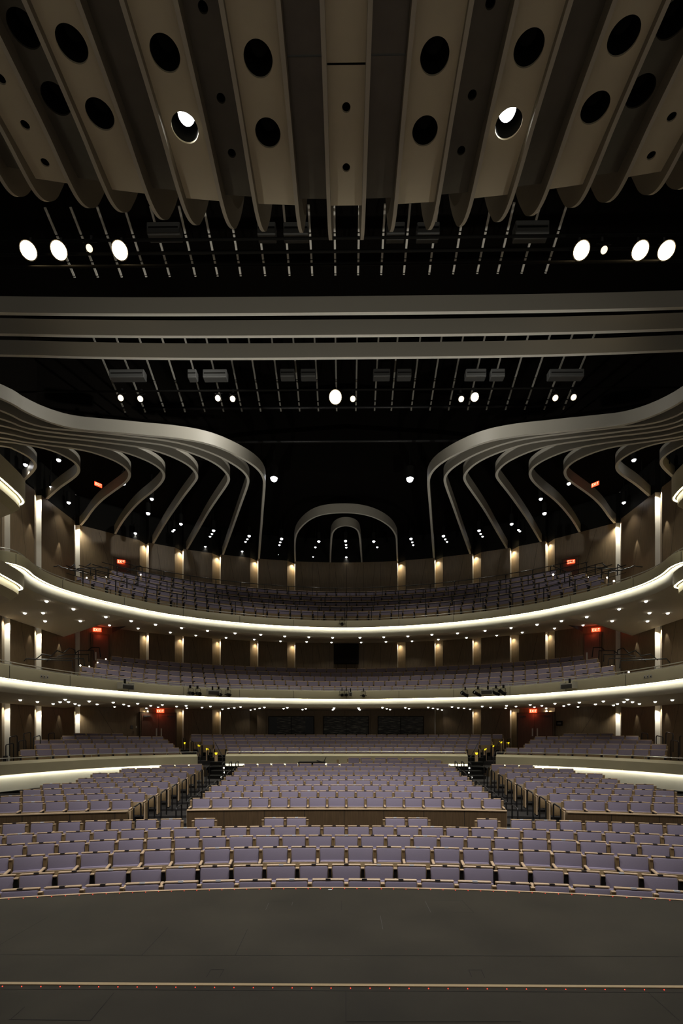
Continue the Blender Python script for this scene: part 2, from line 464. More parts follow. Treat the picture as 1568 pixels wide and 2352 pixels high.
# middle section, rows A..H, behind the wooden barriers
MIDY = [14.0 + .95*i for i in range(8)]
MIDZ = [-1.90, -1.83, -1.753, -1.68, -1.61, -1.52, -1.43, -1.357]
LX = [-60, 8, 55, 98, 165, 206, 271, 362]
for i, (y, z) in enumerate(zip(MIDY, MIDZ)):
    cv = arc(y, 36, 11, 90); pitch, ph = (.553, 0) if i % 2 == 0 else (.58, .29)
    half = 4.55 if i % 2 == 0 else 4.45
    commit(add_row(cv, z, pitch, ph, -half, half, 'centre', i+1), ('l', 'r'))
    a0 = 36*math.asin(6.0/36)
    for sg, blk in ((-1, 'left'), (1, 'right')):
        L = add_row(cv, z, .56, sg*a0, -12 if sg < 0 else a0-.01, -a0+.01 if sg < 0 else 12, blk, i+1)
        L = [s for s in L if (px_of(s['x'], s['y']) > LX[i] if sg < 0 else px_of(s['x'], s['y']) < 1590-LX[i])]
        commit(L, ('r',) if sg < 0 else ('l',))
# two short rows at the back on the right of the middle
for row, y, z, xs in ((9, 21.6, -1.264, (843.5, 872, 906, 937, 969, 1000)), (10, 22.3, -1.19, (812, 840, 873.5, 901, 934, 962))):
    L = [dict(x=at_y(c, 1700, y).x, y=y, z=z-.865, rz=0, row=row, block='centre', std='black', w=.55, end=0) for c in xs]
    commit(L)
# parterre
PAR = mirror_curve([(0, 24.2), (3, 24.1), (6, 23.8), (7.9, 23.25), (9.9, 22.2), (11.7, 20.95), (13.3, 19.5), (14.8, 17.8)], 8, 4)
PZC = [-.80, -.65, -.47, -.333, -.18]; PZS = [-.74, -.54, -.376, -.21, -.09]
pc_l = [500, 476, 457, 440, 423]; ps_r = [424, 405, 389, 372, 300]; ps_l = [41, 57, 75, 123, 172]
for i in range(5):
    cv = PAR.offset(.95*i)
    zf = lambda p, i=i: PZC[i] + (PZS[i]-PZC[i])*max(0, min(1, (abs(p.x)-6)/7))
    L = add_row(cv, 0, .587, 0 if i % 2 == 0 else .29, -10, 10, 'parterre', i+1, zfun=zf, pxlim=(pc_l[i]+9, 1590-pc_l[i]-9))
    commit(L, ('l', 'r'))
    for sg in (-1, 1):
        lim = (ps_l[i]+6, ps_r[i]-8) if sg < 0 else (1590-ps_r[i]+8, 1590-ps_l[i]-6)
        L = add_row(cv, 0, .587, .1, -19 if sg < 0 else 5, -5 if sg < 0 else 19, 'parterre side', i+1, zfun=zf, pxlim=lim)
        commit(L, ('r',) if sg < 0 else ('l',))
# balconies
B1 = mirror_curve([(0, 24), (1.7, 23.85), (3.3, 23.45), (5.0, 22.95), (6.1, 22.45), (7.2, 21.65), (8.1, 20.7), (8.86, 19.4), (9.48, 18.1), (9.89, 16.86), (10.13, 15.5), (10.2, 14.2), (10.2, 12.5)], 8, 6)
B2 = mirror_curve([(0, 24), (1.74, 23.83), (3.94, 23.3), (5.95, 22.4), (7.2, 21.6), (8.2, 20.75), (9.0, 19.75), (9.65, 18.8), (10.1, 17.8), (10.33, 16.9), (10.3, 16.0), (10.12, 15.3), (10.18, 14.8), (10.6, 14.5), (11.6, 14.35), (13.9, 14.3)], 8, 3)
B1Z = [2.32, 2.67, 3.02, 3.35, 3.72]; B1L = [166, 186, 204, 224, 243]
for i in range(5):
    cv = B1.offset(.95 + .9*i)
    commit(add_row(cv, B1Z[i], .588, 0 if i % 2 == 0 else .29, -17, 17, 'balcony', i+1, pxlim=(B1L[i]+7, 1583-B1L[i])), ('l', 'r'))
B2Z = [6.25, 6.77, 7.28, 7.82, 8.36]; B2L = [180, 205, 235, 262, 300]
for i in range(5):
    cv = B2.offset(1.25 + .93*i)
    commit(add_row(cv, B2Z[i], .588, 0 if i % 2 == 0 else .29, -17, 17, 'upper', i+1, pxlim=(B2L[i]+7, 1583-B2L[i])), ('l', 'r'))

SEATS.sort(key=lambda s: s['y'] + .001*abs(s['x']))
NEAR, FAR = SEATS[:300], SEATS[300:]
protos = {}
def proto(std, plate, endp, first):
    key = (std, plate, endp, first)
    if key not in protos:
        root = empty('theater_seat')
        seat_parts(root, .485, OAK if std == 'oak' else BLACK, PLATED if plate == 'd' else PLATEW, FABRIC, True, first, endp)
        protos[key] = [root, False]
    P = protos[key]
    if not P[1]: P[1] = True; return P[0]
    return copy_tree(P[0])
ROWN = {1: 'front row at the stage edge', 2: 'second row from the stage', 3: 'third row from the stage', 4: 'fourth row from the stage', 5: 'fifth row from the stage', 6: 'broken sixth row before the wooden barrier'}
cnt = {}
order = sorted(NEAR, key=lambda s: s['x'])
for s in order:
    side = 'L' if s['x'] < 0 else 'R'
    k = (s['block'], s['row'])
    cnt[k] = cnt.get(k, 0) + 1; s['n'] = cnt[k]
for s in NEAR:
    plate = 'w' if random.random() < .22 else 'd'
    r = proto(s['std'], plate, s['end'], bool(s.get('first') or s.get('solo')))
    sc = s['w']/.555
    r.location = (s['x'], s['y'], s['z']); r.rotation_euler = (0, 0, s['rz']); r.scale = (sc, 1, 1)
    n = NUM[s['n']]; pl_ = 'white' if plate == 'w' else 'dark'
    if s['block'] == 'front':
        lab = f"purple-grey folded seat, {n} from the left in the {ROWN[s['row']]}"; g = f"seats in the {ROWN[s['row']]}"
    elif s['block'] == 'centre':
        rn = 'row directly' if s['row'] == 1 else NUM[s['row']] + ' row'
        lab = f"purple-grey folded seat, {n} from the left, centre block, {rn} behind the wooden barrier"; g = 'seats of the centre block behind the barrier'
    else:
        rn = 'row directly' if s['row'] == 1 else NUM[s['row']] + ' row'
        lab = f"purple-grey folded seat, {n} from the left, {s['block']}-hand block, {rn} behind its barrier"; g = f"seats of the {s['block']}-hand block behind the barrier"
    tag(r, lab, 'seat', g)
# the seats further back as one object
mb = MB()
for s in FAR:
    M = Matrix.Translation((s['x'], s['y'], s['z'])) @ Matrix.Rotation(s['rz'], 4, 'Z')
    w = .485*s['w']/.555
    T = M @ Matrix.Translation((0, 0, .38)) @ TILT
    fab = FABRIC
    mb.box(-w/2, w/2, -.075, -.005, 0, .455, fab, T); mb.box(-w/2, w/2, 0, .028, -.06, .485, OAK, T); mb.box(-w/2, w/2, -.065, .0, .458, .484, CAPW, T)
    T2 = M @ Matrix.Translation((0, -.11, .215)) @ Matrix.Rotation(math.radians(-6), 4, 'X')
    mb.box(-w/2+.01, w/2-.01, -.045, .05, .03, .41, fab, T2); mb.box(-w/2+.012, w/2-.012, -.068, -.046, 0, .385, OAK, T2)
    if random.random() < .12: mb.box(-.038, .038, -.068, -.02, .484, .489, PLATEW, T)
    x = s['w']/2
    for x in (x,) + ((-x,) if s.get('first') else ()):
        mb.box(x-.028, x+.028, -.03, .02, .02, .80, OAK, M); mb.box(x-.025, x+.025, -.33, -.05, .615, .645, STEEL if s['block'] in ('balcony', 'upper') else CAPW, M)
        mb.box(x-.014, x+.014, -.27, -.05, .0, .585, STEEL, M)
    if s['end']:
        x = s['end']*(s['w']/2+.03); mb.box(x-.02, x+.02, -.37, .02, .03, .60, CAPW if s['block'].startswith('parterre') else OAK, M)
o = mb.build('theater_seats'); tag(o, 'far rows of purple-grey folded seats on the raised rear tiers and both balconies', 'seats', 'far seats', 'stuff')

# ------------------------------------------------------------------ auditorium floors
def floor_sweep(name, cvs, lab, m=CARPET):
    """cvs: list of (curve, z) of equal point counts, in order away from the stage"""
    mb = MB(); K = len(cvs[0][0].p)
    mb.sweep([[(c.p[i].x, c.p[i].y, z) for c, z in cvs] for i in range(K)], m, False)
    o = mb.build(name); struct(o, lab); return o
def A(d, R_=30, x=12.9, n=60): return arc(d, R_, x, n)
prof = [(arc(6.25, 19.35, 12.9, 60), -3.14), (arc(7.0, 22, 12.9, 60), -3.13), (arc(9.6, 24, 12.9, 60), -3.07), (arc(11.5, 28, 12.9, 60), -3.0), (arc(13.15, 36, 12.9, 60), -3.0)]
floor_sweep('floor.001', prof, 'dark carpeted floor under the front rows')
prof = [(arc(13.15, 36, 12.9, 60), -3.0)]
for i, (y, z) in enumerate(zip(MIDY, MIDZ)):
    zf = z - .865
    y0 = 13.16 if i == 0 else y - .5
    prof += [(arc(y0, 36, 12.9, 60), zf - .002), (arc(y+.45, 36, 12.9, 60), zf)]
prof += [(arc(21.15, 36, 12.9, 60), -2.14), (arc(23.2, 36, 12.9, 60), -2.1)]
floor_sweep('floor.002', prof, 'dark carpeted stepped floor of the middle seating')
def band_floor(name, base, us, lab, ilo=0, ihi=None):
    """stepped tiers: us = (offset, z) list"""
    mb = MB(); cs = [base.offset(u) for u, z in us]
    I = range(len(base.p))[ilo:ihi]
    def clampx(p): return (max(-XW-.1, min(XW+.1, p.x)), p.y)
    mb.sweep([[(*clampx(c.p[i]), z) for c, (u, z) in zip(cs, us)] for i in I], CARPET, False)
    o = mb.build(name); struct(o, lab); return o
us = [(-1.2, PZC[0]-.865)]
for i in range(5):
    zf = (PZC[i]+PZS[i])/2 - .885
    us += [(.95*i-.45, zf), (.95*i+.48, zf)]
us += [(7.2, us[-1][1])]
band_floor('floor.003', PAR, us, 'dark carpeted tiers of the raised rear stalls')
def tier_floor(name, base, u0, du, zs, lims, lab):
    mb = MB(); zp = zs[0]
    for i, z in enumerate(zs):
        u = u0 + du*i; a = base.offset(u-.48*du/.9); b = base.offset(u+.52*du/.9 if i < len(zs)-1 else u+1.9)
        I = [k for k, p in enumerate(b.p) if p.y > 5 and lims[i]-14 <= px_of(a.p[k].x, a.p[k].y) <= 1604-lims[i]]
        cl = lambda v: max(-XW-.05, min(XW+.05, v))
        mb.sweep([[(cl(a.p[k].x), a.p[k].y, zp), (cl(a.p[k].x), a.p[k].y, z), (cl(b.p[k].x), b.p[k].y, z), (cl(b.p[k].x), b.p[k].y, z-.04)] for k in I], CARPET, False)
        for k in (I[0], I[-1]):
            mb.quad((cl(a.p[k].x), a.p[k].y, z), (cl(b.p[k].x), b.p[k].y, z), (cl(b.p[k].x), b.p[k].y, zs[0]-.05), (cl(a.p[k].x), a.p[k].y, zs[0]-.05), CARPET)
        zp = z
    struct(mb.build(name), lab)
def idx_range(cv, ymin):
    I = [i for i, p in enumerate(cv.p) if p.y > ymin]; return I[0], I[-1]+1
tier_floor('floor.004', B1, .95, .9, [z-.87 for z in B1Z], B1L, 'dark carpeted tiers of the lower balcony')
band_floor('floor.005', B1, [(.25, B1Z[0]-.9), (4.2, B1Z[0]-.9)], 'dark carpeted floor at the balcony ends')
tier_floor('floor.006', B2, 1.25, .93, [z-.87 for z in B2Z], B2L, 'dark carpeted tiers of the upper balcony')
band_floor('floor.007', B2, [(.25, B2Z[0]-.9), (3.9, B2Z[0]-.9)], 'dark carpeted floor at the upper balcony ends', 20, -20)

# ------------------------------------------------------------------ balconies
def balcony(base, prof, zw_back, zw_side, lab, led):
    """prof: (u, z, material of the edge that follows)"""
    t = empty('balcony'); tag(t, lab, 'balcony')
    def part(name, P, m):
        cs = [base.offset(u) for u, z in P]
        mb = MB(); mb.sweep([[(c.p[i].x, c.p[i].y, z) for c, (u, z) in zip(cs, P)] for i in range(len(base.p))], m, True)
        return mb.build(name, t)
    rim, ledz, lip = prof
    part('front_panel', [(.30, rim-.25), (.30, rim), (.26, rim+.02), (.02, rim+.0), (0, rim-.03), (0, ledz), (.13, ledz)], [CREAM]*6)
    part('lower_panel', [(.13, ledz+.01), (.135, ledz-.2), (.16, lip+.08), (.24, lip)], [WASH]*3)
    part('light_strip', [(.035, ledz-.004), (.075, ledz-.004)], LEDM)['label'] = 'glowing white light strip under the front panel'
    # soffit runs from the lip back to the walls
    mb = MB(); R = []
    cs = base.offset(.24); cm = base.offset(.3)
    for p in cs.p:
        w = wall_hit(p) if p.y > 12.6 else Vector((math.copysign(XW, p.x), p.y))
        k = min(1, max(0, (w.y - 24.4)/.3)); zw = zw_side + (zw_back-zw_side)*k
        R.append([(p.x, p.y, lip), (p.x*.5+w.x*.5, p.y*.5+w.y*.5, (lip+zw)/2), (w.x, w.y, zw)])
    mb.sweep(R, SOFFIT, True); so = mb.build('soffit', t)
    # joints of the front panels
    mb = MB(); c0 = base.offset(-.003); d = c0.mid % 2.6
    while d < c0.L:
        p, tg = c0.at(d); mb.box(-.006, .006, -.004, .004, ledz, rim-.03, SEAM, Matrix.Translation((p.x, p.y, 0)) @ Matrix.Rotation(math.atan2(tg.y, tg.x), 4, 'Z')); d += 2.6
    mb.build('panel_joints', t)
    # guard rail
    c1 = base.offset(.20); mb = MB(); mb.tube([(p.x, p.y, rim+.13) for p in c1.p[::2]], .016, PALEM, 6); r = mb.build('guard_rail', t)
    mb = MB(); d = c1.mid % 1.3
    while d < c1.L:
        p, tg = c1.at(d); mb.box(-.008, .008, -.02, .02, rim, rim+.13, PALEM, Matrix.Translation((p.x, p.y, 0)) @ Matrix.Rotation(math.atan2(tg.y, tg.x), 4, 'Z')); d += 1.3
    mb.build('rail_bracket', r)
    if led:
        c2 = base.offset(.12); mb = MB(); mb.tube([(p.x, p.y, rim+.035) for p in c2.p[::2]], .012, PALEM, 6); mb.build('fixture_pipe', t)
    return t, so
bal1, sof1 = balcony(B1, (2.02, 1.60, 1.20), 1.36, 1.17, 'lower balcony with a cream front and a glowing light line, above the rear stalls', 1)
bal2, sof2 = balcony(B2, (5.50, 5.15, 4.73), 5.74, 4.76, 'upper balcony with a cream curved front and glowing light line, under the black ceiling', 0)
def bvh(o): 
    me = o.data; return BVHTree.FromPolygons([v.co.copy() for v in me.vertices], [tuple(p.vertices) for p in me.polygons])
bv1, bv2 = bvh(sof1), bvh(sof2)

# ---- rear stalls parapet (three pieces) with an under-lit wall
PW = mirror_curve([(0, 23), (3, 22.93), (5.7, 22.65), (7.2, 22.25), (9.36, 21.0), (10.9, 19.2), (11.95, 16.7), (12.3, 14.4)], 10, 4)
def parapet(lo, hi, lab):
    t = empty('parapet_wall'); tag(t, lab, 'wall')
    I = [i for i, p in enumerate(PW.p) if lo <= p.x <= hi]
    def part(name, P, m, caps=False):
        cs = [PW.offset(u) for u, z in P]; mb = MB()
        mb.sweep([[(c.p[i].x, c.p[i].y, z) for c, (u, z) in zip(cs, P)] for i in I], m, False, closed=caps, caps=caps); return mb.build(name, t)
    part('front_panel', [(0, -1.165), (.5, -1.08), (.5, -1.53), (0, -1.53)], CREAM, True)
    part('lower_wall', [(.14, -1.53), (.14, -2.12), (.3, -2.12), (.3, -1.53)], WASH, True)
    part('light_strip', [(.05, -1.534), (.09, -1.534)], LEDM)
    cr = PW.offset(.52); mb = MB(); mb.tube([(cr.p[i].x, cr.p[i].y, -.97) for i in I], .018, PALEM, 6)
    for i in I[::6]: p = cr.p[i]; mb.box(p.x-.01, p.x+.01, p.y-.01, p.y+.01, -1.1, -.97, PALEM)
    mb.build('rail', t)
parapet(-5.75, 5.75, 'short straight cream parapet wall in the middle, behind the centre block of seats')
parapet(-13, -6.85, 'long curved cream parapet wall on the left with a glowing line below it')
parapet(6.85, 13, 'long curved cream parapet wall on the right with a glowing line below it')

# ---- wooden barriers between front and middle seating
def barrier(x0, x1, lab):
    t = empty('wooden_barrier'); tag(t, lab, 'barrier'); c = arc(13.18, 36, 12, 160)
    P = [p for p in c.p if x0 <= p.x <= x1]
    mb = MB(); mb.sweep([[(p.x, p.y, -3.0), (p.x, p.y, -2.13), (p.x, p.y+.07, -2.13), (p.x, p.y+.07, -3.0)] for p in P], WALNUT, False, closed=True, caps=True); mb.build('panel', t)
    mb = MB(); mb.sweep([[(p.x, p.y-.02, -2.13), (p.x, p.y-.02, -2.105), (p.x, p.y+.09, -2.105), (p.x, p.y+.09, -2.13)] for p in P], CAPW, False, closed=True, caps=True); mb.build('top_rail', t)
    mb = MB(); x = x0 + 1.1
    while x < x1 - .3:
        y = 13.18-36+math.sqrt(36**2-x*x); mb.box(x-.006, x+.006, y-.004, y, -3.0, -2.13, SEAM); x += 1.08
    mb.build('panel_joints', t)
barrier(-4.4, 4.4, 'dark wood barrier with a pale top rail across the centre block')
barrier(-11.5, -5.72, 'dark wood barrier with a pale top rail before the left-hand block')
barrier(5.72, 11.5, 'dark wood barrier with a pale top rail before the right-hand block')

# ------------------------------------------------------------------ aisles
for sg, nm in ((-1, 'left'), (1, 'right')):
    t = empty('aisle_stairs'); tag(t, f'grey carpeted aisle steps on the {nm}, climbing between seat blocks', 'stairs')
    mb = MB(); nose = MB()
    X0, X1 = sorted((sg*4.62, sg*5.72)); yy = 13.2; z = -2.99
    ys = [12.9 + .475*i for i in range(17)]
    for i, y in enumerate(ys):
        z = -2.93 + .0385*i + (.04 if i else 0)
        mb.box(X0, X1, y, y+.48, -3.2, z, STEPC); nose.box(X0, X1, y-.012, y+.02, z-.02, z+.004, PALEM if i % 2 else GREY)
    mb.build('steps', t); nose.build('step_nosing', t)
    mb = MB(); nose = MB(); y = 21.0
    for i in range(11):
        z = -2.14 + .17*min(i, 5) + (.10*(i-5) if i > 5 else 0)
        xc = sg*(5.45 + .17*max(0, i-2) + .1*max(0, i-5)); mb.box(xc-.75, xc+.75, y, y+.62, z-.9, z, BLACK); nose.box(xc-.75, xc+.75, y-.01, y+.02, z-.012, z+.004, GREY)
        if 0 < i < 4:
            ml = MB(); ml.lathe([(.035, 0), (.03, -.012)], DOTM, Matrix.Translation((xc+sg*.12, y-.012, z-.08)) @ Matrix.Rotation(PI/2, 4, 'X'), 12); ml.build('step_light', t)
        y += .55
    mb.build('upper_steps', t); nose.build('upper_nosing', t)
# hoop handrails
def hoop_mesh():
    mb = MB(); pts = [(0, 0, 0), (0, 0, .72)] + [(0, .07-.07*math.cos(a), .72+.07*math.sin(a)) for a in (.4, .8, 1.2)] + [(0, .1, .79), (0, .38, .83)] + [(0, .38+.07*math.sin(a), .76+.07*math.cos(a)) for a in (.4, .8, 1.2)] + [(0, .45, .74), (0, .45, 0)]
    mb.tube(pts, .021, STEEL, 8); return mb.build('hoop_handrail')
H0 = hoop_mesh(); used = False
def hoop(x, y, z, lab, group, rz=0, sz=1):
    global used
    o = H0 if not used else H0.copy()
    if used: COL.objects.link(o)
    used = True; o.location = (x, y, z); o.rotation_euler = (0, 0, rz); o.scale = (1, 1, sz); tag(o, lab, 'handrail', group); return o
for sg, nm in ((-1, 'left'), (1, 'right')):
    for i in range(8):
        ox = 36*(1-math.cos(5.7/36))
        hoop(sg*5.66, MIDY[i]-ox-.72, MIDZ[i]-.9-.0, f"black hoop handrail at the {NUM[i+1]} row of the {nm}-hand block's aisle end", f'handrails along the outer side of the {nm} aisle')
        hoop(sg*4.66, MIDY[i]-.3-.5, MIDZ[i]-.93, f"black hoop handrail at the {NUM[i+1]} row of the centre block, {nm} end", f'handrails along the inner side of the {nm} aisle', 0, .93)
    for i in range(4):
        x = sg*(6.75 + .72*i); hoop(x, 24.0+.93*i, PZC[i]-.87, f'black hoop handrail in the {nm} rear aisle beside parterre row {NUM[i+1]}', f'handrails in the {nm} rear aisle', -sg*.6)
        x = sg*(8.2 + .72*i); hoop(x, 23.3+.9*i, PZC[i]-.87, f'black hoop handrail beside the {nm} side tier, {NUM[i+1]} going up', f'handrails in the {nm} rear aisle', -sg*.6)
    # hoops by the side wall at the far left / right of the rear stalls
    for k, (px, top) in enumerate(((8, 1708), (17, 1690), (38, 1700), (50, 1682), (73, 1690), (107, 1683))):
        q = px if sg < 0 else 1590-px
        yy = 13.7*F/(795-px); x = sg*13.7; zt = (HZ-top)/F*yy
        hoop(x, yy, zt-.83, f'black hoop handrail against the {nm} wall, {NUM[k+1]} from the stage', f'handrails against the {nm} wall')
    # slanting handrails where the stairs pass the parapets
    t = empty('stair_handrail'); tag(t, f'slanting black handrail at the centre end of the {nm} parapet gap', 'handrail')
    mb = MB()
    mb.tube([(sg*5.62, 21.9, -2.1), (sg*5.62, 21.9, -1.17), (sg*5.66, 22.0, -1.12), (sg*6.35, 23.4, -.55)], .022, STEEL, 8); mb.build('rail', t)
    t = empty('stair_handrail'); tag(t, f'slanting black handrail at the outer end of the {nm} parapet gap', 'handrail')
    mb = MB(); mb.tube([(sg*6.75, 22.3, -2.1), (sg*6.75, 22.3, -1.2), (sg*6.78, 22.4, -1.14), (sg*7.5, 23.9, -.55)], .022, STEEL, 8); mb.build('rail', t)
    for i in range(5):
        px, py = ((496, 1729), (476, 1719), (457, 1711), (440, 1703), (423.5, 1705))[i]
        if sg > 0: px = 1590-px
        p = at_y(px, py, 24.2+.95*i-.75)
        mb = MB(); mb.lathe([(.075, 0), (.03, -.09)], YEL, None, 12); mb.box(-.06, .06, -.02, .1, -.0, .02, CAPW)
        mb.box(-.07, .07, .0, .05, -.62, 0, CAPW)
        tag(mb.build('aisle_marker', None, p), f'pale post with an amber glowing aisle light, {NUM[i+1]} from the parapet on the {nm}', 'aisle light', f'amber aisle lights on the {nm}')
    for k in range(3):
        x = sg*(4.85+.22*k); hoop(x, 21.2-.3*k, -2.15, f'small black hoop rail at the {nm} end of the middle parapet, {NUM[k+1]} from the centre', f'small rails at the {nm} end of the middle parapet')

# ------------------------------------------------------------------ balcony end stairs with handrails
def stair_rails(px_pts, y, lab):
    """px_pts: polylines given in the photograph, all standing on the plane at depth y"""
    t = empty('balcony_handrails'); tag(t, lab, 'handrail')
    for k, P in enumerate(px_pts):
        mb = MB(); yy = y + .35*k
        mb.tube([at_y(a, b, yy) for a, b in P], .024, STEEL, 8); mb.build('rail', t)
l2 = [[(52, 1522), (60, 1513), (166, 1517.5), (167, 1535)], [(107, 1519), (116, 1511.5), (192, 1512.5), (194, 1530)],
      [(80, 1516), (97, 1502.5), (118, 1506), (131, 1494.5), (147, 1500)], [(131, 1508), (150, 1503.5), (204, 1503.5), (204, 1520)],
      [(147, 1499), (160, 1488), (172, 1493), (173, 1503)], [(170, 1503), (181, 1494), (215, 1494.5), (216, 1518)], [(202, 1494), (210, 1487), (228, 1487.5), (231, 1510)],
      [(98, 1503), (98, 1526)], [(119, 1507), (119, 1528)], [(132, 1496), (132, 1524)], [(150, 1504), (150, 1530)], [(180, 1496), (180, 1528)]]
stair_rails(l2, 21.2, 'cluster of black stepped handrails at the left end of the lower balcony')
stair_rails([[(1590-a, b) for a, b in P] for P in l2], 21.2, 'cluster of black stepped handrails at the right end of the lower balcony')
l3 = [[(157, 1307), (172, 1296)], [(160, 1309.5), (192, 1310.5)], [(178, 1306), (220, 1306.5)], [(195, 1303), (208, 1294)], [(196, 1303.5), (249, 1303)], [(115, 1302), (130, 1301), (134, 1298.5), (142, 1303), (200, 1318)],
      [(290, 1313), (322, 1299.5), (326, 1302), (327, 1318)], [(172, 1297), (173, 1322)], [(208, 1304), (208, 1322)]]
stair_rails(l3, 21.6, 'cluster of dark stepped handrails at the left end of the upper balcony')
stair_rails([[(1590-a, b) for a, b in P] for P in l3], 21.6, 'cluster of dark stepped handrails at the right end of the upper balcony')
# row rails of the upper balcony
for i in range(5):
    cv = B2.offset(1.25+.93*i-.55); I = [k for k, p in enumerate(cv.p) if p.y > 5 and B2L[i]-30 <= px_of(p.x, p.y) <= 1620-B2L[i]]
    t = empty('row_rail'); tag(t, f'long black guard rail before the {NUM[i+1]} row of the upper balcony', 'railing', 'upper balcony row rails')
    mb = MB(); mb.tube([(cv.p[k].x, cv.p[k].y, B2Z[i]+.06) for k in I], .02, RAILM, 6); mb.build('top_rail', t)
    mb = MB(); mb.tube([(cv.p[k].x, cv.p[k].y, B2Z[i]-.22) for k in I], .012, STEEL, 6); mb.build('lower_rail', t)
    mb = MB(); P_ = []; d = cv.acc[I[0]] + .7
    while d < cv.acc[I[-1]]:
        p, tg = cv.at(d); P_.append((p.x, p.y, B2Z[i]-.88)); d += 1.37
    mb.box(-.016, .016, -.02, .02, 0, .93, STEEL); po = mb.build('post', t, P_[0])
    for q in P_[1:]: c = po.copy(); COL.objects.link(c); c.parent = t; c.location = q

# ------------------------------------------------------------------ side boxes
def side_box(sg, z, lab, top, ysh=0.):
    t = empty('side_box'); tag(t, lab, 'balcony box')
    pts = [(9.25, 9), (9.35, 11), (9.5, 13), (9.62, 14.0), (9.7, 14.4), (9.85, 14.75), (10.15, 14.95), (10.7, 15.05), (14.1, 15.4)]
    P = [Vector((sg*a, b+ysh)) for a, b in catmull([Vector(p) for p in pts], 6)]
    def off(P, u):
        out = []
        for i, p in enumerate(P):
            tn = (P[min(i+1, len(P)-1)]-P[max(i-1, 0)]).normalized(); n = Vector((tn.y, -tn.x)) * (-sg)
            out.append(p + n*u)
        return out
    def part(name, prof, m):
        cs = [off(P, u) for u, zz in prof]; mb = MB()
        mb.sweep([[(c[i].x, c[i].y, zz) for c, (u, zz) in zip(cs, prof)] for i in range(len(P))], m, True); return mb.build(name, t)
    # positive offsets point towards the wall
    q = off(P, .2)[0]; s_ = 1 if abs(q.x) > abs(P[0].x) else -1
    part('front_panel', [(.3*s_, z+top-.1), (.3*s_, z+top), (0, z+top), (0, z), (.13*s_, z)], CREAM)
    part('lower_panel', [(.13*s_, z), (.15*s_, z-.22), (.35*s_, z-.42)], CREAM)
    part('light_strip', [(.035*s_, z-.004), (.075*s_, z-.004)], LEDM)
    c = off(P, .35*s_); mb = MB(); mb.sweep([[(p.x, p.y, z-.42), (sg*max(abs(p.x), 11.2), p.y, z-.75), (sg*XW, p.y, z-.75)] for p in c], SOFFIT, False); mb.build('soffit', t)
    mb = MB(); mb.sweep([[(p.x, p.y, z+.05), (sg*XW, p.y, z+.05)] for p in c], CARPET, False); mb.build('box_floor', t)
for sg, nm in ((-1, 'left'), (1, 'right')):
    side_box(sg, 7.02, f'upper side box with a glowing light line, at the {nm} edge above the upper balcony', .62)
    side_box(sg, 4.36, f'lower side box with a glowing light line, at the {nm} edge under the upper balcony', .38, -.05)

# ------------------------------------------------------------------ hanging ribbons
def ribbon(pts, lab, z=11.0, h=.46, th=.11, group='curved ceiling ribbons'):
    """pts in plan; a tall thin band on edge"""
    P = [Vector(p) for p in pts]; mb = MB(); R = []
    for i, p in enumerate(P):
        tn = (P[min(i+1, len(P)-1)]-P[max(i-1, 0)]).normalized(); n = Vector((-tn.y, tn.x))*th/2
        a, b = p-n, p+n; R.append([(a.x, a.y, z), (b.x, b.y, z), (b.x, b.y, z+h), (a.x, a.y, z+h)])
    mb.sweep(R, [RIBUPLIT, RIBBON, RIBBON, RIBBON], True, closed=True, caps=True); o = mb.build('ceiling_ribbon', sharp=30); tag(o, lab, 'ceiling ribbon', group); return o
RB = [
 [(0,130),(100,185),(200,235),(300,272),(400,297),(500,308),(600,317),(700,325),(800,335),(900,343),(1000,355),(1100,372),(1200,402),(1300,447),(1380,495),(1425,540),(1442,585),(1440,640),(1432,740),(1422,880),(1412,1012)],
 [(0,195),(100,245),(200,280),(300,298),(400,306),(500,315),(600,325),(700,337),(800,348),(900,361),(1000,380),(1100,410),(1200,450),(1280,495),(1330,533),(1354,572),(1347,615),(1320,690),(1285,790),(1250,890),(1213,992)],
 [(0,240),(100,280),(200,305),(400,330),(600,352),(800,373),(900,388),(1000,415),(1100,450),(1180,490),(1228,530),(1249,567),(1235,605),(1190,670),(1130,760),(1080,850),(1015,962)],
 [(0,277),(150,320),(300,342),(450,357),(600,375),(750,395),(850,418),(940,450),(1020,490),(1062,528),(1075,560),(1058,592),(1005,660),(945,745),(895,820),(833,927)],
 [(0,315),(150,350),(300,370),(450,385),(600,408),(700,432),(800,470),(866,508),(895,545),(882,588),(830,640),(760,695),(700,760),(650,830),(605,917)],
 [(0,345),(100,365),(250,385),(400,405),(500,425),(600,460),(668,495),(703,530),(706,558),(685,590),(620,637),(550,690),(500,745),(470,790),(438,826)],
 [(0,365),(100,378),(200,395),(280,415),(350,445),(408,480),(431,515),(418,550),(370,587),(320,622),(255,680)],
 [(0,390),(60,403),(120,430),(168,460),(193,490),(188,517),(160,550),(105,600)]]
names = ['outermost wide', 'second', 'third', 'fourth', 'fifth', 'sixth', 'seventh', 'short innermost']
for k, L in enumerate(RB):
    W = [at_z(a/2.3758, 860+b/2.3758, 11.0) for a, b in L]; W = [Vector((w.x, w.y)) for w in W]
    d0 = (W[0]-W[1]).normalized(); 
    W = [W[0] + d0*3.5 + Vector((-1.0, .3))] + W
    W = relax(catmull(W, 5), 4)
    W = [w for w in W if abs(w.x) < 15.4]
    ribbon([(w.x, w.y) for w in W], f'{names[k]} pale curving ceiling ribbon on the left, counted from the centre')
    ribbon([(-w.x, w.y) for w in W], f'{names[k]} pale curving ceiling ribbon on the right, counted from the centre')
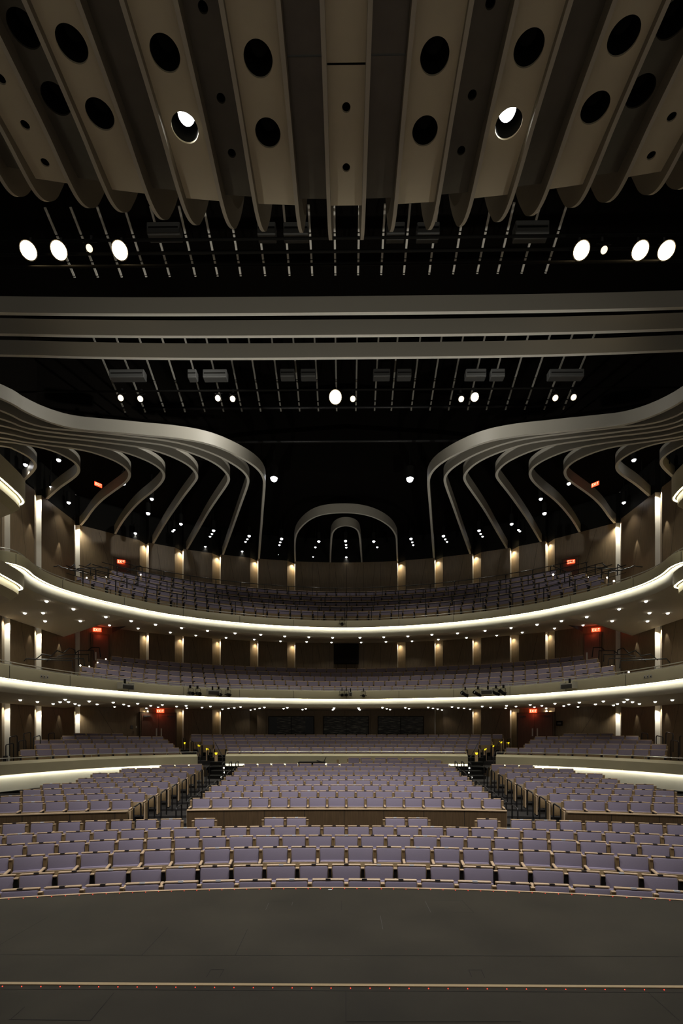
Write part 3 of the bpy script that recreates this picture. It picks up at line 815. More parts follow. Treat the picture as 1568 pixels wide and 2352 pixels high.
def arch_px(L, lab):
    W = [at_z(600+a/3.647, 960+b/3.647, 11.0) for a, b in L]; W = relax(catmull([Vector((w.x, w.y)) for w in W], 6), 5)
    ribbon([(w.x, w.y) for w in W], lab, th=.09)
arch_px([(284,1212),(281,1130),(281,1050),(290,985),(320,930),(380,870),(460,825),(560,802),(680,795),(800,800),(920,825),(1020,870),(1090,925),(1128,990),(1133,1050),(1136,1130),(1140,1205)], 'large arched ceiling ribbon in the middle of the black ceiling')
arch_px([(577,1222),(580,1130),(585,1050),(590,985),(605,948),(640,918),(700,904),(760,912),(800,935),(820,975),(828,1050),(835,1130),(842,1222)], 'small arched ceiling ribbon nested inside the large arch')
# three wide bands across
for k, (yc, zz) in enumerate(((12.74, 'nearest the canopy'), (13.46, 'the middle one of three'), (14.26, 'farthest from the canopy'))):
    P = [Vector((x, yc - .0011*x*x*(1+.4*k)*min(1, abs(x)/9))) for x in [-15+30*i/60 for i in range(61)]]
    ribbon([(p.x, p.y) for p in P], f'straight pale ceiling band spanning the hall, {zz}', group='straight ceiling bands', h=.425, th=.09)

# ------------------------------------------------------------------ canopy over the stage
CB = [v*11/1680 for v in (-1260, -1150, -1027, -949, -830, -731, -610, -510, -388, -285, -155, -55)]
CB = CB + [-v for v in CB[::-1]]
def front_y(x): return 10.12 - .0165*x*x + .0001*x**4*.5
def hole_panel(mb, x0, x1, y0, y1, z, m, holes, th=.05):
    """flat strip with round holes, split into one cell per hole"""
    holes = sorted(holes, key=lambda h: h[1]); cuts = [y0]
    for a, b in zip(holes, holes[1:]): cuts.append((a[1]+b[1])/2)
    cuts.append(y1)
    if not holes: mb.box(x0, x1, y0, y1, z, z+th, m); return
    for (hx, hy, r), ya, yb in zip(holes, cuts, cuts[1:]):
        N = 48; n0 = len(mb.v); ring = []; rect = []
        for k in range(N):
            a = 2*PI*k/N; c, s_ = math.cos(a), math.sin(a)
            ring.append((hx+r*c, hy+r*s_, z))
            tx = ((x1 if c > 0 else x0) - hx)/c if abs(c) > 1e-9 else 1e9
            ty = ((yb if s_ > 0 else ya) - hy)/s_ if abs(s_) > 1e-9 else 1e9
            t_ = min(tx, ty); rect.append([hx+t_*c, hy+t_*s_, z])
        for cx, cy in ((x0, ya), (x1, ya), (x1, yb), (x0, yb)):
            k = min(range(N), key=lambda k: abs(math.atan2(math.sin(math.atan2(cy-hy, cx-hx)-2*PI*k/N), math.cos(math.atan2(cy-hy, cx-hx)-2*PI*k/N)))); rect[k] = [cx, cy, z]
        mb.v += ring + [tuple(p) for p in rect] + [(p[0], p[1], z+.03) for p in ring]
        for k in range(N):
            k2 = (k+1) % N
            mb.face((n0+k, n0+k2, n0+N+k2, n0+N+k), m)
            mb.face((n0+k, n0+k2, n0+2*N+k2, n0+2*N+k), m, True)
big = {4: None}
HB, HS = .235, .075
def strip_holes(j):
    """j: index of the strip counted outwards from the middle (0)"""
    return {0: [(8.53, HS), (9.44, HS)], 2: [(7.9, HB), (8.88, HB*.98)], 3: [(7.42, HS), (8.49, HS), (9.3, HS)], 4: [(7.82, HB), (8.79, HB)],
            6: [(7.70, HB), (8.58, HB)], 7: [(7.62, HB), (8.47, HB)], 8: [(8.1, HS), (8.72, HS), (9.3, HS)]}.get(j, [])
n = len(CB); lampholes = []
for i in range(n-1):
    x0, x1 = CB[i], CB[i+1]; mid = (x0+x1)/2; j = abs(i - (n-2)//2)
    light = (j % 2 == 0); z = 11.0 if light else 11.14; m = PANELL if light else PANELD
    holes = [(mid, y, r) for y, r in strip_holes(j)]
    yA, yB = front_y(x0), front_y(x1); yend = min(yA, yB)
    side = 'middle' if j == 0 else ('left' if mid < 0 else 'right')
    tone = 'pale' if light else 'dark'
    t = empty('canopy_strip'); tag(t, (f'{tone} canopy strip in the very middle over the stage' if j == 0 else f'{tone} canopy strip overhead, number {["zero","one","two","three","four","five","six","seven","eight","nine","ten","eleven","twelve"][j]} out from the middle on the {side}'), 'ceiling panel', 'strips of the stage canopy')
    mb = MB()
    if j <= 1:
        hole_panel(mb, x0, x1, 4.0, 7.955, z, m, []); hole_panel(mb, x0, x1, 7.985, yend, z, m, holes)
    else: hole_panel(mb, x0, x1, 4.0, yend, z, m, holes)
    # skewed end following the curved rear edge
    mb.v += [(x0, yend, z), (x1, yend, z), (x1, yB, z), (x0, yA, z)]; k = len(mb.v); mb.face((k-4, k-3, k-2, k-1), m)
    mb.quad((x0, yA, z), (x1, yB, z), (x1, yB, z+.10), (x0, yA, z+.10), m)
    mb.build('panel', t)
    for (hx, hy, r) in holes:
        mb = MB(); mb.lathe([(r+.004, z+.03), (r+.004, z+.55)], BLACK, Matrix.Translation((hx, hy, 0)), 24, False, True); mb.build('dark_can', t)
        if r > .1: lampholes.append((hx, hy, z, j))
# fins on every strip boundary
FP = [(4.0, 10.86), (8.2, 10.86), (9.0, 10.80), (9.5, 10.76), (9.9, 10.78), (10.25, 10.92), (10.55, 11.15), (10.8, 11.42), (11.0, 11.75), (11.25, 12.2), (11.55, 12.9), (11.75, 13.6)]
FS = [(0, 1.25), (.36, 1.25), (1.0, 1.15), (1.87, 1.13), (2.54, 1.09), (3.34, 1.04), (3.99, .97), (4.78, .87), (5.43, .81), (6.2, .72), (6.8, .64), (9, .5)]
def fin_scale(x):
    for (a, u), (b, v) in zip(FS, FS[1:]):
        if a <= abs(x) <= b: return u + (v-u)*(abs(x)-a)/(b-a)
    return .5
for i, x in enumerate(CB):
    mb = MB(); th = .075; R = []
    FPc = [Vector((p.x, p.y)) for p in relax(catmull([Vector((p[0] if p[0] < 9 else 9+(p[0]-9)*fin_scale(x), p[1])) for p in FP], 4), 2)]
    top = []
    for p in FPc:
        zt = 11.3 if p.x < 9.3 else 11.3 + (p.x-9.3)*1.15/fin_scale(x)
        zt = max(zt, p.y + .02)
        R.append([(x-th/2, p.x, p.y), (x+th/2, p.x, p.y), (x+th/2, p.x, zt), (x-th/2, p.x, zt)])
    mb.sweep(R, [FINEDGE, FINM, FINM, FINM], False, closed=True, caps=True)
    k = abs(i - (len(CB)-1)/2); nm = 'left' if x < 0 else 'right'
    # curled foot closing the nose of the fin
    o = mb.build('canopy_fin'); tag(o, f'pale upright fin with an upswept nose, {NUM[int(k+.5)]} out from the middle on the {nm}', 'canopy fin', 'fins of the stage canopy')
# lamps inside the big holes (the two lit ones and the dark ones)
def can_lamp(x, y, z, lit, lab, tilt=(0, .35)):
    t = empty('recessed_spotlight', (x, y, z+.30)); tag(t, lab, 'spotlight')
    aim = Vector((-x*.15, -.55, -1)).normalized(); q = aim.to_track_quat('-Z', 'Y').to_matrix().to_4x4()
    mb = MB(); mb.lathe([(.05, .16), (.09, .12), (.14, 0), (.15, -.10), (.155, -.12)], GREY if lit else BLACK, q, 20, True, False); mb.build('housing', t)
    mb = MB(); mb.lathe([(.148, -.10), (.04, -.115)], WHITEL if lit else BLACK, q, 20, False, True); mb.build('lens', t)
    mb = MB(); mb.tube([(-.14, 0, .16), (-.14, 0, 0), (-.12, 0, 0)], .008, BLACK, 6); mb.tube([(.14, 0, .16), (.14, 0, 0), (.12, 0, 0)], .008, BLACK, 6); mb.build('yoke', t)
for k, (hx, hy, z, j) in enumerate(lampholes):
    lit = (j == 4 and hy > 8.3); sd = 'left' if hx < 0 else 'right'
    can_lamp(hx, hy, z, lit, (f'brightly lit white spotlight in the round canopy hole on the {sd}' if lit else
        f'unlit spotlight in the {"upper" if hy < 8.3 else "lower"} round hole of canopy strip {["zero","one","two","three","four","five","six","seven"][j]} on the {sd}'))

# ------------------------------------------------------------------ catwalk clutter over the bands
def rod_set(ya, za, yb, zb, xs, lab, gaps, sm=SLATM):
    for k, x in enumerate(xs):
        a = Vector((x, ya, za)); b = Vector((x, yb, zb)); mb = MB()
        for g0, g1 in gaps:
            p, q = a.lerp(b, g0), a.lerp(b, g1)
            w = .03; c4 = lambda r: [(x-w, r.y, r.z), (x+w, r.y, r.z), (x+w, r.y+.02, r.z+.04), (x-w, r.y+.02, r.z+.04)]
            mb.sweep([c4(p), c4(q)], sm, False, closed=True, caps=True)
        tag(mb.build('ceiling_slat'), f'{lab}, {NUM[k+1]} from the left', 'ceiling slat', lab)
xs1 = [at_y(px, 635, 15.57).x for px in (172, 225, 280, 336, 390, 449, 500, 553, 609, 665, 717, 770, 822, 875, 927, 985, 1040, 1095, 1142, 1197, 1252)]
rod_set(14.0, 15.25, 15.57, 14.66, xs1, 'broken pale slat above the canopy nose', ((0, .36), (.38, .60), (.62, .74), (.76, .96), (.975, .99)))
xs2 = [at_y(px, 830, 18.9).x for px in (240, 290, 340, 390, 440, 487, 533, 580, 631, 678, 725, 771, 819, 866, 908, 958, 1005, 1052, 1100, 1147, 1195, 1243, 1292, 1340)]
rod_set(17.7, 14.9, 20.9, 13.6, xs2, 'faint pale slat behind the straight bands', ((0, .55), (.56, .66), (.68, .8), (.82, .86), (.89, .93)), SLATD)
# catwalk pipes
for k, (y, z, lab) in enumerate(((13.35, 13.62, 'upper black pipe of the front catwalk'), (13.3, 13.2, 'middle black pipe carrying the bright front spotlights'), (13.3, 12.85, 'lower black pipe of the front catwalk'),
                               (19.0, 13.42, 'black pipe carrying the rear row of spotlights'), (21.5, 14.4, 'upper dark truss chord over the hall'), (22.0, 13.2, 'lower dark truss chord over the hall'))):
    mb = MB(); mb.tube([(-15, y, z), (15, y, z)], .035 if k < 4 else .07, BLACK if k < 4 else STEEL, 8); tag(mb.build('catwalk_pipe'), lab, 'pipe', 'catwalk pipes')
def fixture(p, lit, lab, r=.10, size='s', power=0, aimx=0.):
    """ellipsoidal stage lantern pointing at the stage"""
    t = empty('stage_spotlight', p); tag(t, lab, 'spotlight', 'stage spotlights')
    aim = (Vector((aimx, 3.0, -1.0)) - Vector(p)).normalized(); q = aim.to_track_quat('-Z', 'Y').to_matrix().to_4x4()
    mb = MB(); mb.lathe([(.03, .52), (.11, .48), (.125, .30), (.10, .24), (r*.95, .2), (r*1.05, 0), (r*1.08, -.03)], STEEL, q, 20, True, False); mb.build('housing', t)
    mb = MB(); mb.lathe([(r*.98, -.012), (r*.5, -.03), (.01, -.034)], {2: WARM, 1: WARMD, 0: GLASSB}[lit], q, 20, False, True); mb.build('lens', t)
    mb = MB(); pp = [q @ Vector((-.15, 0, .25)), Vector((-.15, .12, .28)), Vector((0, .12, .36)), Vector((.15, .12, .28)), q @ Vector((.15, 0, .25))]
    mb.tube(pp, .01, STEEL, 6); mb.box(-.03, .03, .09, .15, .33, .45, STEEL); mb.build('yoke', t)
    if power: spot('beam', Vector(p) + aim*.08, (aimx, 3.0, -1.0), power, (1, .8, .55), 40, .5, .06)
    return t
lampsA = [(65, 575, 2), (135, 575, 2), (205, 570, 1), (275, 575, 2), (1335, 575, 2), (1387, 574, 1), (1470, 575, 2), (1530, 575, 2)]
for k, (px, py, lit) in enumerate(lampsA):
    p = at_y(px, py, 13.1); sd = 'left' if px < 784 else 'right'
    fixture(p, lit, f'{"blazing warm" if lit == 2 else "dimmer warm"} spotlight on the front catwalk, {NUM[k+1]} of eight from the left', .2 if (lit == 2) else .085, power=0)
lampsB = [(277, 914, 1), (322, 916, 1), (500, 914.5, 1), (534, 916, 1), (770, 912, 2), (810, 916, 1), (1059, 916.5, 1), (1090, 912, 2), (1275, 914, 1), (1317, 912.5, 1)]
for k, (px, py, lit) in enumerate(lampsB):
    p = at_y(px, py, 18.9)
    fixture(p, lit, f'{"bright warm" if lit == 2 else "small dim warm"} spotlight on the rear catwalk, {NUM[k+1]} of ten from the left', (.24 if px == 770 else .15) if lit == 2 else .105)
# dim grey reflector boxes hanging by the catwalks
for k, (x0, x1, y0, y1, d) in enumerate(((250, 330, 847, 866, 18.4), (430, 450, 847, 866, 18.4), (465, 520, 847, 866, 18.4), (643, 676, 846, 864, 18.4), (690, 725, 846, 864, 18.4), (857, 896, 846, 864, 18.4), (912, 945, 846, 864, 18.4),
                                     (1070, 1117, 846, 864, 18.4), (1128, 1160, 846, 864, 18.4), (1262, 1342, 846, 864, 18.4), (336, 412, 508, 535, 13.5), (590, 632, 508, 536, 13.5), (650, 708, 508, 536, 13.5), (888, 930, 508, 536, 13.5), (958, 1010, 508, 536, 13.5), (1184, 1262, 504, 536, 13.5))):
    a = at_y(x0, y1, d); b = at_y(x1, y0, d)
    t = empty('catwalk_box', ((a.x+b.x)/2, d, a.z)); tag(t, f'dim grey box hung on the {"rear" if d > 15 else "front"} catwalk, {NUM[k+1 if k < 10 else k-9]} from the left', 'equipment box', 'grey catwalk boxes')
    w = (b.x-a.x)/2; h = b.z-a.z
    mb = MB(); mb.rbox(-w, w, 0, .3, 0, h, GREY, .02, None, 1); mb.build('casing', t)
    mb = MB(); mb.box(-w*.9, w*.9, -.006, 0, h*.42, h*.56, BLACK); mb.build('slot', t)

# ------------------------------------------------------------------ downlights
def downlight_master(r, m, name='downlight', power=8, pend=False):
    t = empty(name)
    spot('beam', (0, 0, -r-.01), (0, 0, -3), power, (1, .95, .86), 128 if not pend else 88, .6, .04, t)
    mb = MB(); mb.lathe([(r, -.004), (r*.93, -r*.4), (r*.7, -r*.75), (r*.35, -r*.95), (.003, -r)], m, None, 14, False, True); mb.build('lens', t)
    mb = MB()
    if pend: mb.lathe([(r*1.15, -.01), (r*1.25, 0), (r*1.25, .5), (r*.5, .55)], BLACK, None, 14, False, True); mb.tube([(0, 0, .5), (0, 0, 1.25)], .015, BLACK, 6)
    else: mb.lathe([(r*1.02, -.008), (r*1.25, -.003), (r*1.25, .02)], SOFFIT, None, 14, False, False)
    mb.build('trim_ring', t); reg(t); return t
def place_all(P, master, lab, cat, group):
    for k, (p, l) in enumerate(P):
        o = master if k == 0 else copy_tree(master)
        o.location = p; tag(o, l, cat, group)
def cast(bv, px, py):
    r = ray(px, py); h = bv.ray_cast(Vector((0, 0, 0)), r); return h[0]
def word(n):
    if n <= 32: return NUM[n]
    tens = {3: 'thirty', 4: 'forty', 5: 'fifty', 6: 'sixty', 7: 'seventy', 8: 'eighty', 9: 'ninety'}[n//10]; u = n % 10
    return {3: 'thirtieth', 4: 'fortieth', 5: 'fiftieth', 6: 'sixtieth', 7: 'seventieth', 8: 'eightieth', 9: 'ninetieth'}[n//10] if u == 0 else tens + '-' + NUM[u]
S2 = [(107,1380),(57,1407.5),(99,1407),(103.6,1426),(168.6,1398),(184.6,1425.4),(243,1416),(251.4,1435.4),(301,1425.4),(317,1442.5),(357,1433.6),(391,1452),(416.8,1441.4),(449.6,1458.6),(476.4,1448),(519,1464),(539.6,1453.6),
      (583.6,1468),(598.6,1457),(644,1472),(653.6,1460.7),(704,1473.6),(709,1462.5),(761,1475),(763.6,1463.6)]
S1 = [(46.7,1606.9),(86,1611),(122,1615.8),(138,1611.5),(149.7,1605.4),(157.4,1611),(172.4,1615.8),(181.6,1618.9),(204.8,1609.7),(223,1616.8),(260,1612.5),(263,1622.7),(284,1617),(295.7,1620.7),(316,1615),(336,1625.8),(346,1619.9),(363,1623.2),(372.7,1618),
      (405.4,1621.8),(427.2,1620),(429,1625.8),(463.8,1624),(483,1621.7),(510.8,1628),(524.7,1626),(537.8,1625),(552.3,1622.8),(575.3,1630),(585.2,1627.8),(596,1626),(607,1623.7),(651,1626.8),(659.6,1624.6),(694.6,1629),(702,1627),(712,1624.6),(764,1629.6),(765.7,1628),(767,1625.4)]
for pts, bv, nm, r in ((S2, bv2, 'upper', .062), (S1, bv1, 'lower', .055)):
    Q = []
    for px, py in pts + [(1590-a, b) for a, b in pts]:
        h = cast(bv, px, py)
        if h is None: continue
        Q.append(h)
    Q.sort(key=lambda p: p.x/p.y)
    place_all([(p, f'small glowing round downlight under the {nm} balcony, {word(k+1)} from the left') for k, p in enumerate(Q)], downlight_master(r, DOTM, power=23 if nm == 'upper' else 9), '', 'downlight', f'downlights under the {nm} balcony')
S3 = [(340,1178.6,2),(284,1110,1),(134.7,1056,1),(58.5,1066.7,1),(117,1117.6,0),(157.8,1153.8,1),(348.5,1145.4,1),(216,1203.9,1),(310.6,1224.5,1),(415.4,1203,1),(400,1216.5,0),(396.5,1219.9,0),(490.3,1218,1),(486.6,1225.8,0),(482.3,1232,0),(471.4,1255,0),(572,1230.4,1),(567.8,1238,0),(563.6,1243.9,0),(556,1266,0),
      (646.5,1237,1),(643.5,1245,0),(641.4,1251.4,0),(639,1274.6,0),(731.9,1243,1),(724,1256.4,0),(718.7,1279,0)]
S3 = S3 + [(1590-a, b, s_) for a, b, s_ in S3] + [(793.3,1241.9,1),(794.4,1251,0),(795,1257,0),(795,1279.4,0)]
S3.sort()
groups = {0: [], 1: [], 2: []}
for k, (a, b, s_) in enumerate(S3):
    groups[s_].append((at_z(a, b, 11.35), f'glowing pendant downlight under the black ceiling, {word(k+1)} from the left'))
for s_, r in ((0, .06), (1, .085), (2, .10)):
    place_all(groups[s_], downlight_master(r, DOTH, 'pendant_downlight', (14, 45, 90)[s_], True), '', 'downlight', 'pendant downlights under the black ceiling')
place_all([(at_z(629, 1098, 11.6), 'large bright white house light hanging left of the middle'), (at_z(941, 1099, 11.6), 'large bright white house light hanging right of the middle')],
          downlight_master(.16, DOTH, 'house_light', 260, True), '', 'house light', 'large hanging house lights')

# ------------------------------------------------------------------ exit signs
LET = {'E': [(0, 0, .2, 1), (.2, 0, .75, .18), (.2, .41, .68, .59), (.2, .82, .75, 1)], 'I': [(.28, 0, .48, 1)], 'T': [(.28, 0, .48, .82), (0, .82, .78, 1)]}
def exit_sign(p, rz, lab, sc=1.):
    t = empty('exit_sign', p, rz); tag(t, lab, 'exit sign', 'red exit signs'); t.scale = (sc, sc, sc)
    mb = MB(); mb.rbox(-.27, .27, 0, .06, -.14, .14, REDE, .015, None, 1); mb.build('case', t)
    mb = MB(); x = -.215; h = .18; w = .12
    for ch in 'EXIT':
        if ch == 'X':
            for s_ in (1, -1):
                c0 = (x, -.09) if s_ > 0 else (x, .09); c1 = (x+.09, .09) if s_ > 0 else (x+.09, -.09)
                mb.quad((c0[0], -.004, c0[1]), (c0[0]+.026, -.004, c0[1]), (c1[0]+.026, -.004, c1[1]), (c1[0], -.004, c1[1]), REDL)
        else:
            for a, b, c, d in LET[ch]: mb.box(x+a*w, x+c*w, -.006, 0, -.09+b*h, -.09+d*h, REDL)
        x += .115
    mb.build('letters', t)
    mb = MB(); mb.box(-.03, .03, .06, .12, -.03, .03, BLACK); mb.build('bracket', t)
def wall_face(px, y_guess=None):
    """point on the wall line and its inward normal for a pixel column"""
    r = ray(px, HZ); best = None; d = Vector((r.x, r.y))
    for a, b in zip(WALLPATH, WALLPATH[1:]):
        e = b-a; den = d.x*e.y - d.y*e.x
        if abs(den) < 1e-9: continue
        t_ = (a.x*e.y - a.y*e.x)/den; u = (a.x*d.y - a.y*d.x)/den
        if t_ > 0 and 0 <= u <= 1 and (best is None or t_ < best[0]): best = (t_, e.normalized())
    p = d*best[0]; e = best[1]; n = Vector((e.y, -e.x))
    if n.dot(Vector((0, 12))-p) < 0: n = -n
    return p, n
for px, py, lab in ((368, 1633, 'lit red exit sign over the left doors of the rear stalls'), (1224, 1633, 'lit red exit sign over the right doors of the rear stalls'),
                    (223, 1441.5, 'lit red exit sign at the left end of the lower balcony'), (1368, 1441.5, 'lit red exit sign at the right end of the lower balcony'),
                    (278, 1290, 'lit red exit sign at the left end of the upper balcony'), (1311, 1290, 'lit red exit sign at the right end of the upper balcony')):
    p, n = wall_face(px); py += 5 if 1440 < py < 1443 else 0; q = p + n*.25
    k = q.y/p.y
    rr = ray(px, py); q3 = rr*(q.y/rr.y)
    o = exit_sign(q3, math.atan2(n.x, -n.y)*.55, lab, .78)
for px, py, lab in ((226, 1113, 'small red exit sign seen edge-on among the ribbons on the left'), (1366, 1112, 'small red exit sign seen edge-on among the ribbons on the right')):
    exit_sign(at_y(px, py, 21.5), .95 if px < 784 else -.95, lab, .62)

# ------------------------------------------------------------------ doors
def door(k, px0, px1, ztop, zbot, double, lab):
    a, na = wall_face(px0); b, nb = wall_face(px1); c = (a+b)/2; n = (na+nb).normalized(); w = (b-a).length/2
    t = empty(f'door_{k}', (c.x+n.x*.10, c.y+n.y*.10, zbot), math.atan2(n.x, -n.y)); struct(t, lab)
    h = ztop-zbot
    mb = MB(); mb.box(-w-.08, w+.08, 0, .14, 0, h+.1, WALNUT); mb.build('door_frame', t)
    for s_ in ((-1, 1) if double else (0,)):
        x0, x1 = (-w, -.006) if s_ == -1 else ((.006, w) if s_ == 1 else (-w, w))
        mb = MB(); mb.rbox(x0, x1, -.03, .0, .01, h, DOORW, .006, None, 1); leaf = mb.build('door_leaf', t)
        xe = (x1-.16 if s_ == -1 else x0+.10) if double else x0+.1
        mb = MB(); mb.box(xe, xe+.07, -.04, -.03, .85, 1.3, PALEM); mb.build('push_plate', leaf)
        if double:
            mb = MB(); xc = x0+.12 if s_ == -1 else x1-.47; mb.box(xc, xc+.35, -.1, -.03, h-.18, h-.1, GREY); mb.tube([(xc+.17, -.1, h-.12), (xc+.4*(-s_), -.16, h-.1)], .01, GREY, 6); mb.build('door_closer', leaf)
    return t
door(1, 323, 402, 1.02, -1.12, True, 'reddish wood double doors under the exit sign, rear stalls left')
door(2, 1190, 1270, 1.02, -1.12, True, 'reddish wood double doors under the exit sign, rear stalls right')
door(3, 212, 247, 5.25, 3.0, False, 'reddish wood door under the exit sign, lower balcony left')
door(4, 1343, 1378, 5.25, 3.0, False, 'reddish wood door under the exit sign, lower balcony right')
door(5, 262, 296, 9.6, 7.5, False, 'dark wood door under the exit sign, upper balcony left')
door(6, 1294, 1328, 9.6, 7.5, False, 'dark wood door under the exit sign, upper balcony right')
# exit sign glow on the doors
for px, py in ((368, 1636), (1224, 1636), (228, 1450), (1362, 1450)):
    p, n = wall_face(px); q = p + n*.45; z = (HZ-py)/F*q.y
    L = bpy.data.lights.new('exit_glow', 'POINT'); L.energy = 2.2; L.color = (1, .12, .04); L.shadow_soft_size = .1
    o = bpy.data.objects.new('exit_glow', L); COL.objects.link(o); o.location = (q.x, q.y, z-.15)

# ------------------------------------------------------------------ rear wall of the stalls with three artworks
t = MB(); t.box(-5.55, 5.45, 30.1, 30.5, -1.3, 1.34, WALLWOOD)
for x in (-5.0, -2.0, -.1, 1.5, 3.0): t.box(x, x+.01, 30.09, 30.1, -1.3, 1.3, SEAM)
struct(t.build('wall_rear_centre'), 'flat brown wood wall panel behind the rear stalls carrying three artworks')
for x0, x1, nm in ((615.5, 721, 'left'), (742, 847, 'middle'), (867.5, 973, 'right')):
    a = at_y(x0, 1688, 30.0); b = at_y(x1, 1645, 30.0); w = (b.x-a.x)/2; h = b.z-a.z
    t = empty('wall_artwork', ((a.x+b.x)/2, 30.03, a.z)); tag(t, f'dark framed panel with pale horizontal streaks, {nm} one of three on the rear wall', 'artwork', 'streaked wall artworks')
    mb = MB(); mb.box(-w, w, 0, .06, 0, .04, BLACK); mb.box(-w, w, 0, .06, h-.04, h, BLACK); mb.box(-w, -w+.04, 0, .06, .04, h-.04, BLACK); mb.box(w-.04, w, 0, .06, .04, h-.04, BLACK); mb.box(-.02, .02, 0, .06, .04, h-.04, BLACK); mb.build('frame', t)
    mb = MB(); f = .62 if nm == 'left' else 1
    mb.box(-w*f, w*f, .02, .05, .04, h-.04, ARTM)
    if f < 1: mb.box(-w+.04, -w*f, .02, .05, .04, h-.04, GLASSB); mb.box(w*f, w-.04, .02, .05, .04, h-.04, GLASSB)
    mb.build('picture', t)
a = at_y(768, 1523, 31.2); b = at_y(822, 1480.5, 31.2)
mb = MB(); mb.box(a.x, b.x, 31.1, 31.2, a.z, b.z, GLASSB); mb.box(a.x-.05, b.x+.05, 31.15, 31.3, a.z-.05, b.z+.05, BLACK)
struct(mb.build('window_1'), 'dark control booth window in the middle behind the lower balcony')
# small wall fittings near the doors
p, n = wall_face(1286); mb = MB(); mb.rbox(-.17, .17, 0, .04, -.14, .14, BLACK, .01, None, 1); mb.box(-.1, .1, -.005, 0, -.06, .05, GREY)
o = mb.build('wall_display'); q = p + n*.15; o.location = (q.x, q.y, (HZ-1661.5)/F*q.y); o.rotation_euler = (0, 0, math.atan2(n.x, -n.y)); tag(o, 'small black framed display on the wall right of the right rear doors', 'wall display')
for px, nm in ((301, 'larger dark wall plate left of the left rear doors'), (311.5, 'smaller pale wall switch left of the left rear doors')):
    p, n = wall_face(px); mb = MB(); mb.rbox(-.07, .07, 0, .03, -.1, .1, GREY if px < 305 else PALEM, .01, None, 1); o = mb.build('wall_switch'); q = p + n*.12
    o.location = (q.x, q.y, (HZ-1670)/F*q.y); o.rotation_euler = (0, 0, math.atan2(n.x, -n.y)); o.scale = (1, 1, 1) if px < 305 else (.6, 1, .6); tag(o, nm, 'wall switch')

# ------------------------------------------------------------------ fixtures on the balcony fronts
def front_light(px, base, rim, lab, aim=0, tilt=.5, r=.075, group='lanterns on the lower balcony front'):
    p, n, _ = base.near_px(px); q = p - n*.12
    k = (px_of(q.x, q.y)); t = empty('balcony_spotlight', (q.x, q.y, rim-.30), math.atan2(-n.x, n.y)); tag(t, lab, 'spotlight', group)
    R = Matrix.Rotation(aim, 4, 'Z') @ Matrix.Rotation(PI/2+tilt, 4, 'X')
    mb = MB(); mb.lathe([(.03, -.22), (.07, -.2), (.075, -.05), (r*.9, 0), (r, .14), (r*1.12, .22), (r*1.12, .25)], BLACK, R, 14, True, False); mb.build('housing', t)
    mb = MB(); mb.lathe([(r*.98, .22), (.005, .225)], GLASSB, R, 14, False, True); mb.build('lens', t)
    mb = MB(); mb.tube([(-.11, 0, 0), (-.115, 0, .2), (-.08, 0, .23), (.08, 0, .23), (.115, 0, .2), (.11, 0, 0)], .008, BLACK, 6); mb.box(-.02, .02, -.02, .14, .22, .36, BLACK); mb.box(-.17, .17, -.01, .01, -.015, .015, BLACK); mb.build('yoke', t)
for k, px in enumerate((434.5, 455, 503, 526)): front_light(px, B1, 2.02, f'black stage lantern hung on the lower balcony front, left cluster, {NUM[k+1]} from the left', 0, .15)
for k, (px, am) in enumerate(((1069, -.5), (1097, -.5), (1136, -.6), (1157, -.2))): front_light(px, B1, 2.02, f'black stage lantern hung on the lower balcony front, right cluster, {NUM[k+1]} from the left', am, -.35)
for k, px in enumerate((788, 796)): front_light(px, B1, 2.1, f'small black camera clamp on the lower balcony centre, {NUM[k+1]} from the left', 0, .1, .05)
front_light(790, B2, 5.60, 'small black lantern at the middle of the upper balcony front', 0, .1, .05, 'lanterns on the upper balcony front')
front_light(831, B1, 2.06, 'small round camera right of the middle on the lower balcony front', 0, 0, .05)
def tray(px, base, rim, w, lab, d=.25):
    p, n, _ = base.near_px(px); q = p - n*.16; t = empty('projector_box', (q.x, q.y, rim-.30), math.atan2(-n.x, n.y)); tag(t, lab, 'projector box', 'grey boxes on the lower balcony front')
    mb = MB(); mb.rbox(-w/2, w/2, -.16, .08, 0, .17, GREY, .012, Matrix.Rotation(.25, 4, 'X'), 1); mb.build('casing', t)
    mb = MB(); mb.box(-w/2-.02, -w/2+.005, -.2, .1, -.04, .22, PALEM); mb.box(w/2-.005, w/2+.02, -.2, .1, -.04, .22, PALEM); mb.box(-w/2, w/2, -.19, -.165, .14, .165, PALEM); mb.build('bracket', t)
    mb = MB(); mb.box(-.03, .03, -.02, .04, .15, .36, BLACK); mb.build('clamp', t)
tray(482, B1, 2.02, .5, 'grey box between the lanterns of the left cluster'); tray(1121, B1, 2.02, .5, 'grey box between the lanterns of the right cluster')
tray(277, B1, 2.02, .52, 'grey projector box alone at the left of the lower balcony front'); tray(1315, B1, 2.02, .52, 'grey projector box alone at the right of the lower balcony front')
tray(806, B1, 2.06, .13, 'small grey camera box at the middle of the lower balcony front')
for px, nm in ((106, 'left'), (1487, 'right')):
    p, n, _ = B1.near_px(px); t = empty('socket_plate', (p.x-n.x*.004, p.y-n.y*.004, 1.82), math.atan2(-n.x, n.y)); tag(t, f'row of three small sockets in the {nm} end of the lower balcony front', 'socket plate')
    for k in (-1, 0, 1):
        mb = MB(); mb.rbox(k*.13-.045, k*.13+.045, -.01, .005, -.06, .06, PALEM, .008, None, 1); mb.lathe([(.02, 0), (.02, .004)], BLACK, Matrix.Translation((k*.13, -.01, 0)) @ Matrix.Rotation(PI/2, 4, 'X'), 10); mb.build('socket', t)
